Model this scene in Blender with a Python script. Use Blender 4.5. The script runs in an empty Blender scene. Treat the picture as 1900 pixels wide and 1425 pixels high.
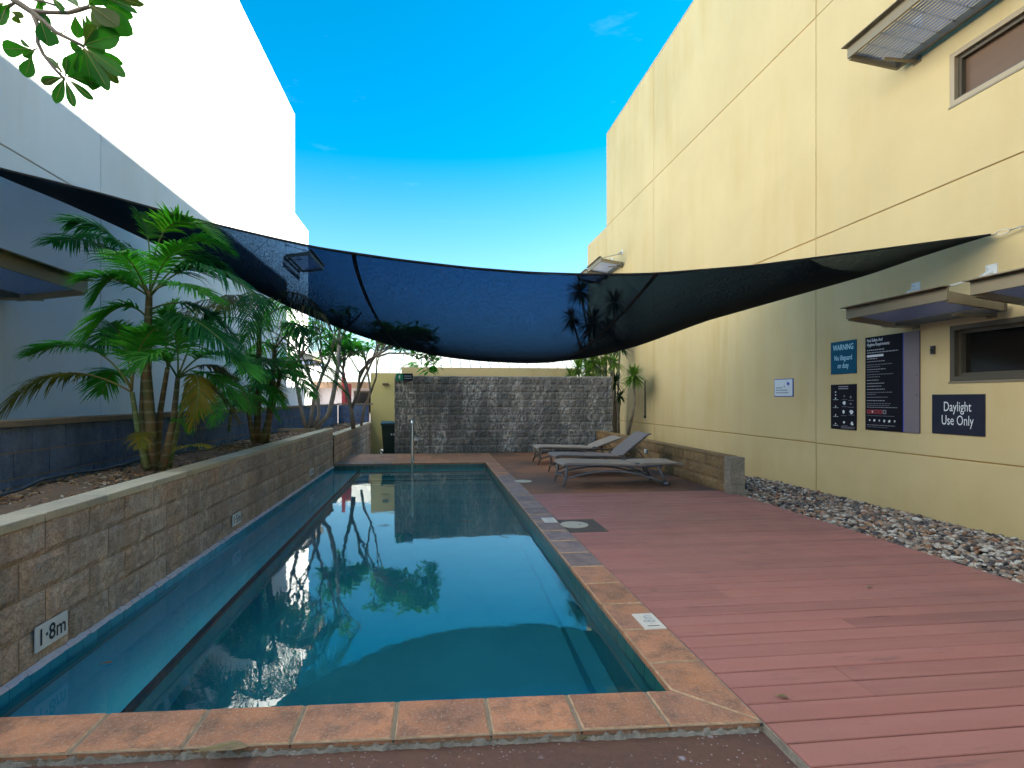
import bpy, math, random
import numpy as np
from mathutils import Vector, Matrix, noise
random.seed(7); np.random.seed(7)
PI = math.pi
scene = bpy.context.scene
col = scene.collection

# ------------------------------------------------------------------ camera
F_, CX, HV, CAMH = 1020.0, 919.0, 740.0, 1.4      # focal length / principal column / horizon row, in photo pixels
TH = math.atan((CX - 805.0) / F_)
cam_d = bpy.data.cameras.new('camera'); cam = bpy.data.objects.new('camera', cam_d); col.objects.link(cam)
cam.location = (0, 0, CAMH); cam.rotation_euler = (PI / 2, 0, -TH)
cam_d.sensor_width = 36; cam_d.lens = F_ / 1900 * 36
cam_d.shift_x = (950 - CX) / 1900; cam_d.shift_y = (HV - 712.5) / 1900
cam_d.clip_start = 0.05; cam_d.clip_end = 3000
scene.camera = cam

# ------------------------------------------------------------------ light
SUN = Vector((1.0, 0.10, 0.534)).normalized()
SUN_EL = math.asin(SUN.z); SUN_AZ = math.atan2(SUN.x, SUN.y)
SKY_STRENGTH, SUN_STRENGTH, EXPOSURE = 0.070, 4.5, 2.58
world = bpy.data.worlds.new('World'); scene.world = world; world.use_nodes = True
wn, wl = world.node_tree.nodes, world.node_tree.links
bg = wn['Background']
sky = wn.new('ShaderNodeTexSky'); sky.sky_type = 'NISHITA'; sky.sun_disc = False
sky.sun_elevation = SUN_EL; sky.sun_rotation = SUN_AZ
sky.air_density = 1.0; sky.dust_density = 0.5; sky.ozone_density = 2.5
hs = wn.new('ShaderNodeHueSaturation'); hs.inputs['Saturation'].default_value = 1.75; hs.inputs['Hue'].default_value = 0.482
hs.inputs['Value'].default_value = 0.80
wl.new(sky.outputs[0], hs.inputs['Color'])
# paler, greener blue low down, deep blue overhead, a few faint wisps of cloud
tc = wn.new('ShaderNodeTexCoord'); sepw = wn.new('ShaderNodeSeparateXYZ'); wl.new(tc.outputs['Generated'], sepw.inputs[0])
rw = wn.new('ShaderNodeValToRGB'); wl.new(sepw.outputs[2], rw.inputs[0]); e = rw.color_ramp.elements
e[0].position = 0.0; e[0].color = (1.12, 1.12, 1.12, 1); e[1].position = 0.75; e[1].color = (1.85, 1.85, 1.85, 1); rw.color_ramp.interpolation = 'EASE'
wl.new(rw.outputs[0], hs.inputs['Saturation'])
mpw = wn.new('ShaderNodeMapping'); mpw.inputs['Scale'].default_value = (2.2, 2.2, 9.0); wl.new(tc.outputs['Generated'], mpw.inputs[0])
nzw = wn.new('ShaderNodeTexNoise'); nzw.inputs['Scale'].default_value = 2.4; nzw.inputs['Detail'].default_value = 8; nzw.inputs['Roughness'].default_value = 0.65
wl.new(mpw.outputs[0], nzw.inputs['Vector'])
rc = wn.new('ShaderNodeValToRGB'); wl.new(nzw.outputs['Fac'], rc.inputs[0]); rc.color_ramp.elements[0].position = 0.62; rc.color_ramp.elements[1].position = 0.9
rc.color_ramp.elements[1].color = (0.035, 0.035, 0.035, 1); rc.color_ramp.elements[0].color = (0, 0, 0, 1)
mxw = wn.new('ShaderNodeMix'); mxw.data_type = 'RGBA'; wl.new(rc.outputs[0], mxw.inputs[0]); wl.new(hs.outputs[0], mxw.inputs[6]); mxw.inputs[7].default_value = (9, 10, 10.5, 1)
wl.new(mxw.outputs[2], bg.inputs[0])
bg.inputs[1].default_value = SKY_STRENGTH
sun_d = bpy.data.lights.new('sun', 'SUN'); sun_d.energy = SUN_STRENGTH; sun_d.angle = math.radians(0.5)
sun_d.color = (1.0, 0.93, 0.80)
sun = bpy.data.objects.new('sun', sun_d); col.objects.link(sun)
sun.rotation_euler = SUN.to_track_quat('Z', 'Y').to_euler(); sun.location = (20, 0, 20)
vs = scene.view_settings
scene.display_settings.display_device = 'sRGB'
vs.view_transform = 'Standard'; vs.look = 'None'; vs.gamma = 1; vs.exposure = EXPOSURE; vs.use_curve_mapping = False
cy = scene.cycles
cy.use_denoising = True; cy.max_bounces = 10; cy.diffuse_bounces = 5; cy.glossy_bounces = 4
cy.transmission_bounces = 8; cy.transparent_max_bounces = 16; cy.sample_clamp_indirect = 6
cy.caustics_reflective = False; cy.caustics_refractive = True; cy.blur_glossy = 0.5

# ------------------------------------------------------------------ pixel to place
Fv = Vector((math.sin(TH), math.cos(TH), 0)); Rv = Vector((math.cos(TH), -math.sin(TH), 0)); C0 = Vector((0, 0, CAMH))
def ray(u, v): return Fv + Rv * ((u - CX) / F_) + Vector((0, 0, (HV - v) / F_))
def atD(u, v, d): return C0 + ray(u, v) * d
def atZ(u, v, z):
    r = ray(u, v); return C0 + r * ((z - CAMH) / r.z)
def atX(u, v, x):
    r = ray(u, v); return C0 + r * (x / r.x)
def atY(u, v, y):
    r = ray(u, v); return C0 + r * (y / r.y)

def yR(u): return atX(u, 700, 5.9).y
def yL(u): return atX(u, 700, -4.45).y

# ------------------------------------------------------------------ mesh helpers
class MB:
    def __init__(s): s.v = []; s.f = []
    def box(s, x0, x1, y0, y1, z0, z1):
        n = len(s.v)
        s.v += [(x0,y0,z0),(x1,y0,z0),(x1,y1,z0),(x0,y1,z0),(x0,y0,z1),(x1,y0,z1),(x1,y1,z1),(x0,y1,z1)]
        s.f += [tuple(n + i for i in q) for q in ((0,3,2,1),(4,5,6,7),(0,1,5,4),(1,2,6,5),(2,3,7,6),(3,0,4,7))]
        return s
    def quad(s, a, b, c, d):
        n = len(s.v); s.v += [tuple(a), tuple(b), tuple(c), tuple(d)]; s.f.append((n, n+1, n+2, n+3)); return s
    def prism(s, pts, axis, lo, hi):
        """convex outline extruded along an axis ('x','y','z')"""
        n = len(s.v); k = len(pts)
        def mk(p, h):
            return {'x': (h, p[0], p[1]), 'y': (p[0], h, p[1]), 'z': (p[0], p[1], h)}[axis]
        s.v += [mk(p, lo) for p in pts] + [mk(p, hi) for p in pts]
        s.f.append(tuple(n + i for i in range(k))[::-1]); s.f.append(tuple(n + k + i for i in range(k)))
        for i in range(k):
            j = (i + 1) % k; s.f.append((n+i, n+j, n+k+j, n+k+i))
        return s
    def tube(s, pts, rads, seg=8, caps=True):
        pts = [Vector(p) for p in pts]
        if not hasattr(rads, '__len__'): rads = [rads] * len(pts)
        n0 = len(s.v); up = Vector((0.13, 0.27, 1)).normalized(); prev = None
        for i, p in enumerate(pts):
            t = (pts[min(i+1, len(pts)-1)] - pts[max(i-1, 0)])
            if t.length < 1e-9: t = Vector((0,0,1))
            t.normalize()
            if prev is None:
                a = t.cross(up)
                if a.length < 0.05: a = t.cross(Vector((1,0,0)))
            else: a = prev - t * prev.dot(t)
            a.normalize(); prev = a; b = t.cross(a)
            for k in range(seg):
                an = 2*PI*k/seg; q = p + (a*math.cos(an) + b*math.sin(an)) * rads[i]; s.v.append(tuple(q))
        for i in range(len(pts)-1):
            for k in range(seg):
                k2 = (k+1) % seg; a0 = n0 + i*seg; b0 = a0 + seg
                s.f.append((a0+k, a0+k2, b0+k2, b0+k))
        if caps:
            s.f.append(tuple(n0 + k for k in range(seg))[::-1]); e = n0 + (len(pts)-1)*seg
            s.f.append(tuple(e + k for k in range(seg)))
        return s
    def disc(s, c, r, z0, z1, seg=28):
        return s.prism([(c[0]+r*math.cos(2*PI*i/seg), c[1]+r*math.sin(2*PI*i/seg)) for i in range(seg)], 'z', z0, z1)
    def mesh(s, name, smooth=False):
        me = bpy.data.meshes.new(name); me.from_pydata([tuple(v) for v in s.v], [], s.f); me.update()
        if smooth: me.polygons.foreach_set('use_smooth', [True]*len(me.polygons))
        return me
    def build(s, name, m, parent=None, smooth=False):
        return link(name, s.mesh(name, smooth), m, parent)

def link(name, me, m, parent=None, loc=None, rz=0):
    if m is not None and len(me.materials) == 0: me.materials.append(m)
    o = bpy.data.objects.new(name, me); col.objects.link(o)
    if parent is not None: o.parent = parent
    if loc is not None: o.location = loc
    if rz: o.rotation_euler = (0, 0, rz)
    return o
def tag(o, label=None, cat=None, group=None, kind=None):
    if label: o['label'] = label
    if cat: o['category'] = cat
    if group: o['group'] = group
    if kind: o['kind'] = kind
    return o
def thing(name, label, cat, loc=(0,0,0), group=None, rz=0):
    o = bpy.data.objects.new(name, None); col.objects.link(o); o.empty_display_size = 0.1
    o.location = loc; o.rotation_euler = (0,0,rz); return tag(o, label, cat, group)
def struct(name, label=None):
    o = bpy.data.objects.new(name, None); col.objects.link(o); return tag(o, label, None, None, 'structure')
def bez(p0, p1, p2, n):
    p0, p1, p2 = Vector(p0), Vector(p1), Vector(p2)
    return [p0*(1-t)**2 + p1*2*t*(1-t) + p2*t*t for t in [i/(n-1) for i in range(n)]]
def interp(x, tab):
    return float(np.interp(x, [t[0] for t in tab], [t[1] for t in tab]))

# ------------------------------------------------------------------ materials
class NT:
    def __init__(s, name):
        s.m = bpy.data.materials.new(name); s.m.use_nodes = True; s.t = s.m.node_tree
        s.b = s.t.nodes['Principled BSDF']; s.out = s.t.nodes['Material Output']; s._c = None
    def n(s, typ, **kw):
        nd = s.t.nodes.new(typ)
        for k, v in kw.items():
            if k in nd.inputs.keys(): nd.inputs[k].default_value = v
            else: setattr(nd, k, v)
        return nd
    def l(s, a, b): s.t.links.new(a, b)
    def coord(s, scale=(1,1,1), world=True, rnd=False):
        if world:
            g = s.n('ShaderNodeNewGeometry'); src = g.outputs['Position']
        else:
            g = s.n('ShaderNodeTexCoord'); src = g.outputs['Object']
        mp = s.n('ShaderNodeMapping'); mp.inputs['Scale'].default_value = scale; s.l(src, mp.inputs['Vector'])
        return mp.outputs[0]
    def noise(s, scale, detail=4, rough=0.55, stretch=(1,1,1)):
        nz = s.n('ShaderNodeTexNoise'); nz.inputs['Scale'].default_value = scale; nz.inputs['Detail'].default_value = detail
        nz.inputs['Roughness'].default_value = rough; s.l(s.coord(stretch), nz.inputs['Vector']); return nz.outputs['Fac']
    def ramp(s, fac, stops):
        r = s.n('ShaderNodeValToRGB'); e = r.color_ramp.elements
        while len(e) < len(stops): e.new(0.5)
        for i, (p, c) in enumerate(stops):
            e[i].position = p; e[i].color = (*c, 1) if hasattr(c, '__len__') else (c, c, c, 1)
        s.l(fac, r.inputs[0]); return r.outputs[0]
    def mix(s, fac, a, b, mode='MIX'):
        m = s.n('ShaderNodeMix'); m.data_type = 'RGBA'; m.blend_type = mode
        for sock, val in ((m.inputs[0], fac), (m.inputs[6], a), (m.inputs[7], b)):
            if isinstance(val, bpy.types.NodeSocket): s.l(val, sock)
            elif hasattr(val, '__len__'): sock.default_value = (*val, 1)
            else: sock.default_value = val
        return m.outputs[2]
    def math(s, op, a, b=None):
        m = s.n('ShaderNodeMath'); m.operation = op
        for i, val in enumerate((a, b)):
            if val is None: continue
            if isinstance(val, bpy.types.NodeSocket): s.l(val, m.inputs[i])
            else: m.inputs[i].default_value = val
        return m.outputs[0]
    def objrand(s): return s.n('ShaderNodeObjectInfo').outputs['Random']
    def bump(s, h, strength=0.3, dist=0.01):
        b = s.n('ShaderNodeBump'); b.inputs['Strength'].default_value = strength; b.inputs['Distance'].default_value = dist
        s.l(h, b.inputs['Height'])
        if s._c is not None: s.l(s._c, b.inputs['Normal'])
        s._c = b.outputs[0]; s.l(s._c, s.b.inputs['Normal'])
    def color(s, c):
        if isinstance(c, bpy.types.NodeSocket): s.l(c, s.b.inputs['Base Color'])
        else: s.b.inputs['Base Color'].default_value = (*c, 1)
    def rough(s, r):
        if isinstance(r, bpy.types.NodeSocket): s.l(r, s.b.inputs['Roughness'])
        else: s.b.inputs['Roughness'].default_value = r

def simple(name, c, rough=0.6, metal=0.0, var=0.12, scale=6.0, bump=0.0, rnd=0.0, spec=0.5):
    k = NT(name)
    cc = k.mix(k.noise(scale), tuple(x*(1-var) for x in c), tuple(min(1, x*(1+var)) for x in c))
    if rnd: cc = k.mix(1.0, cc, k.ramp(k.objrand(), [(0, 1-rnd), (1, 1+rnd)]), 'MULTIPLY')
    k.color(cc); k.rough(rough); k.b.inputs['Metallic'].default_value = metal
    k.b.inputs['Specular IOR Level'].default_value = spec
    if bump: k.bump(k.noise(scale*8), bump)
    return k.m

def stucco(name, c, warm, rust=True):
    """painted render: faint mottling, vertical rain streaks"""
    k = NT(name)
    a = k.mix(k.ramp(k.noise(0.55, 5), [(0.35, 0), (0.65, 1)]), tuple(x*0.90 for x in c), c)
    st = k.math('MULTIPLY', k.ramp(k.noise(2.4, 6, 0.65, (1, 1, 0.13)), [(0.42, 0), (0.70, 1)]), k.ramp(k.noise(0.45, 3), [(0.38, 0.1), (0.62, 1)]))
    a = k.mix(k.math('MULTIPLY', st, 0.7), a, warm)
    sp = k.noise(26.0, 6, 0.7)
    a = k.mix(k.ramp(sp, [(0.60, 0), (0.8, 0.30)]), a, tuple(x*0.7 for x in warm))
    # splash-back dirt low on the wall
    pos = k.n('ShaderNodeNewGeometry').outputs['Position']; sep = k.n('ShaderNodeSeparateXYZ'); k.l(pos, sep.inputs[0])
    low = k.ramp(k.math('ADD', sep.outputs[2], k.math('MULTIPLY', k.noise(2.2), 0.5)), [(0.15, 0.55), (0.75, 0.0)])
    a = k.mix(k.math('MULTIPLY', low, 0.5), a, tuple(x*0.62 for x in warm))
    a = k.mix(1.0, a, k.ramp(k.objrand(), [(0, 0.96), (1, 1.02)]), 'MULTIPLY')
    k.color(a); k.rough(0.85); k.b.inputs['Specular IOR Level'].default_value = 0.2
    k.bump(k.noise(1.3, 2), 0.25, 0.02); k.bump(k.noise(140, 3), 0.20, 0.003)
    return k.m
M = {}
M['cream'] = stucco('cream_render', (0.66, 0.515, 0.275), (0.55, 0.38, 0.15))
M['white_wall'] = stucco('white_render', (0.74, 0.78, 0.80), (0.62, 0.63, 0.58))
M['olive'] = stucco('olive_render', (0.52, 0.45, 0.20), (0.45, 0.35, 0.14))
M['sealant'] = simple('joint_sealant', (0.42, 0.25, 0.08), 0.8)
M['sealant_grey'] = simple('grey_joint_sealant', (0.40, 0.33, 0.24), 0.8)

def block_mat(name, base, alt, mortar, efflo=0.0, stain=0.5, bumpy=0.6, fine=60):
    k = NT(name)
    a = k.mix(k.ramp(k.noise(4.0, 5), [(0.38, 0), (0.60, 1)]), base, alt)
    a = k.mix(1.0, a, k.ramp(k.objrand(), [(0, 0.84), (1, 1.14)]), 'MULTIPLY')
    a = k.mix(k.ramp(k.noise(15, 6, 0.75), [(0.42, 0.0), (0.66, 0.55)]), a, tuple(x*0.50 for x in alt))
    a = k.mix(k.ramp(k.noise(fine, 5, 0.75), [(0.42, 0.0), (0.66, 0.65)]), a, tuple(x*0.30 for x in base))
    a = k.mix(k.ramp(k.noise(fine*1.3, 5, 0.75, (1, 1.1, 0.9)), [(0.52, 0.0), (0.72, 0.5)]), a, tuple(min(1, x*1.7) for x in base))
    st = k.noise(2.2, 5, 0.65, (1, 1, 0.22))
    a = k.mix(k.ramp(st, [(0.48, 0), (0.70, stain)]), a, tuple(x*0.22 for x in base))
    if efflo:
        e1 = k.ramp(k.noise(3.2, 4, 0.6, (1, 1, 0.22)), [(0.44, 0), (0.64, 1)])
        e2 = k.ramp(k.noise(17, 6, 0.75, (1.2, 1.2, 0.5)), [(0.44, 0), (0.60, 1)])
        a = k.mix(k.math('MULTIPLY', k.math('MULTIPLY', e1, e2), efflo*0.9), a, (0.70, 0.65, 0.61))
    k.color(a); k.rough(0.92); k.b.inputs['Specular IOR Level'].default_value = 0.2
    k.bump(k.noise(fine*0.6, 6, 0.75), bumpy, 0.02)
    return k.m
M['planter_block'] = block_mat('planter_block', (0.53, 0.39, 0.31), (0.43, 0.355, 0.32), 0, efflo=0.5, stain=0.45)
M['grey_block'] = block_mat('grey_block', (0.27, 0.245, 0.225), (0.20, 0.19, 0.19), 0, efflo=1.0, stain=0.35, fine=26, bumpy=0.9)
M['blue_block'] = block_mat('blue_block', (0.13, 0.19, 0.34), (0.09, 0.135, 0.25), 0, efflo=0.10, stain=0.4, bumpy=0.2, fine=90)
M['sand_block'] = block_mat('sand_block', (0.36, 0.23, 0.11), (0.27, 0.18, 0.10), 0, stain=0.4, bumpy=0.4)
M['pier_block'] = block_mat('pier_block', (0.33, 0.29, 0.235), (0.27, 0.24, 0.20), 0, stain=0.25, bumpy=0.2)
M['mortar_brown'] = simple('mortar_brown', (0.15, 0.115, 0.09), 0.95, var=0.3, bump=0.3)
M['mortar_pale'] = simple('mortar_pale', (0.42, 0.39, 0.36), 0.95, var=0.5, scale=9, bump=0.3)
M['mortar_tan'] = simple('mortar_tan', (0.20, 0.155, 0.115), 0.95, var=0.3)
k = NT('capping'); a = k.mix(k.ramp(k.noise(2.5, 5), [(0.35, 0), (0.65, 1)]), (0.55, 0.47, 0.35), (0.42, 0.375, 0.30))
a = k.mix(k.ramp(k.noise(50, 5, 0.7), [(0.5, 0), (0.75, 0.45)]), a, (0.13, 0.11, 0.09))
a = k.mix(1.0, a, k.ramp(k.objrand(), [(0, 0.88), (1, 1.1)]), 'MULTIPLY'); k.color(a); k.rough(0.9); k.bump(k.noise(60), 0.35, 0.005); M['cap'] = k.m

def coping_mat(name, c1, c2, dark, wear):
    k = NT(name)
    a = k.mix(k.ramp(k.noise(3.2, 6, 0.6), [(0.36, 0), (0.62, 1)]), c1, c2)
    a = k.mix(1.0, a, k.ramp(k.objrand(), [(0, 0.85), (1, 1.15)]), 'MULTIPLY')
    a = k.mix(k.ramp(k.noise(7, 6, 0.7, (1, 1, 1)), [(0.46, 0), (0.66, 0.80)]), a, dark)
    a = k.mix(k.ramp(k.noise(70, 6, 0.8), [(0.52, 0), (0.66, wear)]), a, (0.55, 0.46, 0.38))
    a = k.mix(k.ramp(k.noise(20, 6, 0.8, (1.6, 0.5, 1)), [(0.58, 0), (0.68, wear*0.6)]), a, (0.50, 0.36, 0.24))
    k.color(a); k.rough(k.ramp(k.noise(9), [(0.3, 0.55), (0.7, 0.8)])); k.bump(k.noise(45, 6, 0.7), 0.35, 0.004)
    return k.m
M['coping'] = coping_mat('coping_sandstone', (0.50, 0.205, 0.100), (0.33, 0.145, 0.085), (0.14, 0.075, 0.05), 0.55)
M['coping_old'] = coping_mat('coping_weathered', (0.42, 0.175, 0.085), (0.33, 0.15, 0.095), (0.15, 0.08, 0.06), 0.55)
M['coping_mauve'] = coping_mat('coping_mauve', (0.29, 0.19, 0.165), (0.22, 0.165, 0.175), (0.11, 0.08, 0.085), 0.25)
M['coping_edge'] = simple('worn_coping_edge', (0.46, 0.29, 0.18), 0.9, var=0.7, scale=24, bump=0.5)
M['grout'] = simple('grout', (0.24, 0.18, 0.13), 0.95, var=0.5, scale=14, bump=0.5)
M['grout_edge'] = simple('rough_mortar_edge', (0.30, 0.27, 0.24), 0.95, var=0.7, scale=22, bump=0.8)

k = NT('brown_concrete')
a = k.mix(k.ramp(k.noise(2.0, 6, 0.6), [(0.35, 0), (0.65, 1)]), (0.150, 0.066, 0.045), (0.110, 0.055, 0.042))
a = k.mix(k.ramp(k.noise(30, 6, 0.75), [(0.45, 0), (0.7, 0.5)]), a, (0.045, 0.030, 0.026))
vz = k.n('ShaderNodeTexVoronoi'); vz.inputs['Scale'].default_value = 9; k.l(k.coord(), vz.inputs['Vector'])
spl = k.math('MULTIPLY', k.ramp(k.math('ADD', vz.outputs['Distance'], k.math('MULTIPLY', k.noise(60, 4), 0.22)), [(0.19, 1), (0.27, 0)]), k.ramp(k.noise(1.6, 3), [(0.38, 0), (0.48, 1)]))
vz2 = k.n('ShaderNodeTexVoronoi'); vz2.inputs['Scale'].default_value = 38; k.l(k.coord(), vz2.inputs['Vector'])
sp2 = k.math('MULTIPLY', k.ramp(k.math('ADD', vz2.outputs['Distance'], k.math('MULTIPLY', k.noise(150, 3), 0.3)), [(0.26, 1), (0.34, 0)]), k.ramp(k.noise(2.2, 3), [(0.42, 0), (0.54, 1)]))
a = k.mix(k.math('MULTIPLY', spl, 0.7), a, (0.36, 0.34, 0.40)); a = k.mix(k.math('MULTIPLY', sp2, 0.6), a, (0.42, 0.40, 0.42))
k.color(a); k.rough(0.75); k.bump(k.noise(55, 6, 0.7), 0.4, 0.004); M['concrete'] = k.m
k = NT('orange_concrete')
a = k.mix(k.ramp(k.noise(0.6, 5, 0.6), [(0.40, 0), (0.60, 1)]), (0.30, 0.125, 0.06), (0.11, 0.065, 0.048))
a = k.mix(k.ramp(k.noise(25, 6, 0.75), [(0.45, 0), (0.7, 0.5)]), a, (0.06, 0.035, 0.028))
k.color(a); k.rough(0.8); k.bump(k.noise(50), 0.3, 0.004); M['paving'] = k.m
M['ground'] = simple('sandy_ground', (0.22, 0.15, 0.10), 0.95, var=0.35, scale=0.8, bump=0.4)

def deck_mat():
    k = NT('composite_deck')
    a = k.mix(k.objrand(), (0.40, 0.158, 0.135), (0.29, 0.118, 0.104))
    a = k.mix(k.ramp(k.noise(2.2, 5, 0.6, (0.22, 3.5, 1)), [(0.40, 0), (0.62, 0.55)]), a, (0.42, 0.185, 0.165))
    a = k.mix(k.ramp(k.noise(1.5, 5, 0.7, (0.8, 5.0, 1)), [(0.60, 0), (0.72, 0.70)]), a, (0.085, 0.060, 0.070))
    a = k.mix(k.ramp(k.noise(0.5, 3, 0.6), [(0.45, 0), (0.62, 0.30)]), a, (0.22, 0.12, 0.105))
    a = k.mix(k.ramp(k.noise(120, 5, 0.8, (0.4, 2, 1)), [(0.50, 0), (0.75, 0.35)]), a, (0.13, 0.055, 0.055))
    vz = k.n('ShaderNodeTexVoronoi'); vz.inputs['Scale'].default_value = 5.5; k.l(k.coord(), vz.inputs['Vector'])
    a = k.mix(k.math('MULTIPLY', k.ramp(k.math('ADD', vz.outputs['Distance'], k.math('MULTIPLY', k.noise(70), 0.1)), [(0.065, 1), (0.085, 0)]), 0.5), a, (0.40, 0.34, 0.34))
    k.color(a); k.rough(k.ramp(k.noise(3), [(0.3, 0.50), (0.7, 0.68)])); k.b.inputs['Specular IOR Level'].default_value = 0.35
    k.bump(k.noise(60, 4, 0.6, (0.08, 3.0, 1)), 0.25, 0.002); return k.m
M['deck'] = deck_mat()

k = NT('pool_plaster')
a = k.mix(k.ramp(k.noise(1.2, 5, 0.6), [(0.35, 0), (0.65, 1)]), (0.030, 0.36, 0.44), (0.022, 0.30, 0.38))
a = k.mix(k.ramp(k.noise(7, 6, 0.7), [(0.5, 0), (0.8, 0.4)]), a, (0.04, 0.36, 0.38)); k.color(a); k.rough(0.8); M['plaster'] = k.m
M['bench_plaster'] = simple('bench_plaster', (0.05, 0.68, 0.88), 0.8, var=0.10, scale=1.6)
M['navy_tile'] = simple('navy_tile', (0.004, 0.018, 0.06), 0.3)
M['teal_tile'] = simple('waterline_tile', (0.02, 0.22, 0.36), 0.25, var=0.25, scale=5, rnd=0.15)
M['green_tile'] = simple('green_waterline_tile', (0.01, 0.085, 0.085), 0.3, var=0.3, scale=5, rnd=0.2)
M['step_nose'] = simple('pale_step_nosing', (0.22, 0.48, 0.46), 0.6)
M['efflo'] = simple('lime_crust', (0.52, 0.50, 0.60), 0.95, var=0.25, scale=30, bump=0.6)
k = NT('pool_water')
k.color((0.80, 0.97, 1.0)); k.rough(0.0); k.b.inputs['Transmission Weight'].default_value = 1; k.b.inputs['IOR'].default_value = 1.6
k.bump(k.noise(7.0, 3, 0.55, (1.0, 0.8, 1)), 0.035, 0.02); k.bump(k.noise(1.3, 2, 0.5), 0.035, 0.05); M['water'] = k.m

M['alu'] = simple('bronze_aluminium', (0.23, 0.19, 0.125), 0.45, 0.2, var=0.06)
M['alu_dark'] = simple('dark_bronze_aluminium', (0.085, 0.07, 0.05), 0.45, 0.2, var=0.06)
M['frame_tan'] = simple('window_frame_tan', (0.36, 0.28, 0.18), 0.45, 0.1, var=0.05)
M['white_paint'] = simple('white_paint', (0.72, 0.72, 0.70), 0.5, var=0.05)
M['louvre'] = simple('louvre_sky_tint', (0.30, 0.42, 0.78), 0.35, 0.2, var=0.05)  # blue of the reflected sky is put into the blade colour
M['pale_beige'] = simple('beige_paint', (0.55, 0.46, 0.34), 0.6, var=0.05)
k = NT('window_glass'); k.color((0.012, 0.009, 0.007)); k.rough(0.12); k.b.inputs['Specular IOR Level'].default_value = 0.6; M['glass'] = k.m
k = NT('blind_glass'); k.color(k.mix(k.noise(6, 3, 0.5, (1, 0.2, 1)), (0.17, 0.105, 0.070), (0.13, 0.08, 0.055))); k.rough(0.25); k.b.inputs['Specular IOR Level'].default_value = 0.15; M['blind_glass'] = k.m
M['interior'] = simple('blind_behind_glass', (0.20, 0.12, 0.075), 0.7)
M['steel'] = simple('stainless_steel', (0.60, 0.60, 0.60), 0.22, 1.0, var=0.05)
M['galv'] = simple('galvanised_steel', (0.40, 0.40, 0.42), 0.4, 0.8)
M['black_plastic'] = simple('black_plastic', (0.02, 0.02, 0.022), 0.5)
M['bin_green'] = simple('bin_green', (0.012, 0.03, 0.022), 0.45)
M['sign_navy'] = simple('sign_navy', (0.022, 0.024, 0.042), 0.7, var=0.05, spec=0.12)
M['sign_black'] = simple('sign_black', (0.010, 0.008, 0.014), 0.7, var=0.05, spec=0.12)
M['sign_teal'] = simple('sign_teal', (0.006, 0.085, 0.15), 0.7, var=0.05, spec=0.12)
M['sign_grey'] = simple('sign_mauve_grey', (0.19, 0.155, 0.17), 0.7, var=0.08)
M['sign_blue'] = simple('sign_blue', (0.02, 0.05, 0.42), 0.4)
M['ink_white'] = simple('white_lettering', (0.74, 0.76, 0.80), 0.5, var=0.03)
M['ink_grey'] = simple('grey_lettering', (0.32, 0.33, 0.37), 0.5, var=0.1)
M['ink_faint'] = simple('faint_lettering', (0.16, 0.16, 0.19), 0.5, var=0.1)
M['ink_cyan'] = simple('cyan_lettering', (0.42, 0.75, 0.88), 0.6)
M['ink_red'] = simple('red_pictogram', (0.25, 0.012, 0.025), 0.5)
M['ink_black'] = simple('black_lettering', (0.008, 0.012, 0.03), 0.5)
M['ink_worn'] = simple('worn_lettering', (0.30, 0.34, 0.40), 0.6)
M['plate'] = simple('white_plate', (0.62, 0.66, 0.72), 0.45, var=0.04)
M['plate_warm'] = simple('worn_white_plate', (0.66, 0.60, 0.55), 0.5, var=0.12, scale=20)
M['sign_green'] = simple('exit_green', (0.0, 0.22, 0.13), 0.4)
M['sling'] = simple('lounger_sling', (0.31, 0.25, 0.21), 0.75, var=0.1, scale=30, bump=0.3)
M['sling_dark'] = simple('lounger_sling_dark', (0.20, 0.16, 0.155), 0.75, var=0.1, scale=30, bump=0.3)
M['lframe'] = simple('lounger_frame', (0.15, 0.155, 0.19), 0.5, 0.1, var=0.08)
M['lframe_brown'] = simple('lounger_frame_brown', (0.13, 0.10, 0.09), 0.5, 0.1, var=0.08)
M['lid'] = simple('skimmer_lid', (0.44, 0.40, 0.34), 0.7, var=0.18, scale=9, bump=0.2)
M['plate_dark'] = simple('dark_concrete', (0.085, 0.068, 0.062), 0.85, var=0.3, scale=14, bump=0.4)
M['pipe'] = simple('irrigation_pipe', (0.025, 0.04, 0.07), 0.6)
M['soil'] = simple('soil', (0.14, 0.085, 0.055), 0.95, var=0.5, scale=9, bump=0.8)
M['timber'] = simple('pale_timber', (0.35, 0.26, 0.16), 0.85, var=0.3, scale=9)

def leafmat(name, c1, c2, tr=0.42, rough=0.45, island=True):
    k = NT(name)
    g = k.n('ShaderNodeNewGeometry')
    a = k.mix(g.outputs['Random Per Island'], c1, c2)
    a = k.mix(k.ramp(k.noise(3.0, 3), [(0.35, 0), (0.65, 0.6)]), a, tuple(x*0.6 for x in c1))
    k.color(a); k.rough(max(rough, 0.6)); k.b.inputs['Specular IOR Level'].default_value = 0.22
    tb = k.n('ShaderNodeBsdfTranslucent'); k.l(k.mix(1.0, a, (1.5, 1.9, 0.7), 'MULTIPLY'), tb.inputs['Color'])
    mx = k.n('ShaderNodeMixShader'); mx.inputs[0].default_value = tr
    k.l(k.b.outputs[0], mx.inputs[1]); k.l(tb.outputs[0], mx.inputs[2]); k.l(mx.outputs[0], k.out.inputs[0]); return k.m
M['frond'] = leafmat('palm_frond_green', (0.045, 0.26, 0.035), (0.11, 0.36, 0.05))
M['frond_dark'] = leafmat('palm_frond_dark', (0.014, 0.125, 0.032), (0.035, 0.185, 0.042))
M['frond_bright'] = leafmat('palm_frond_bright', (0.035, 0.19, 0.02), (0.10, 0.25, 0.025), 0.45)
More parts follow.
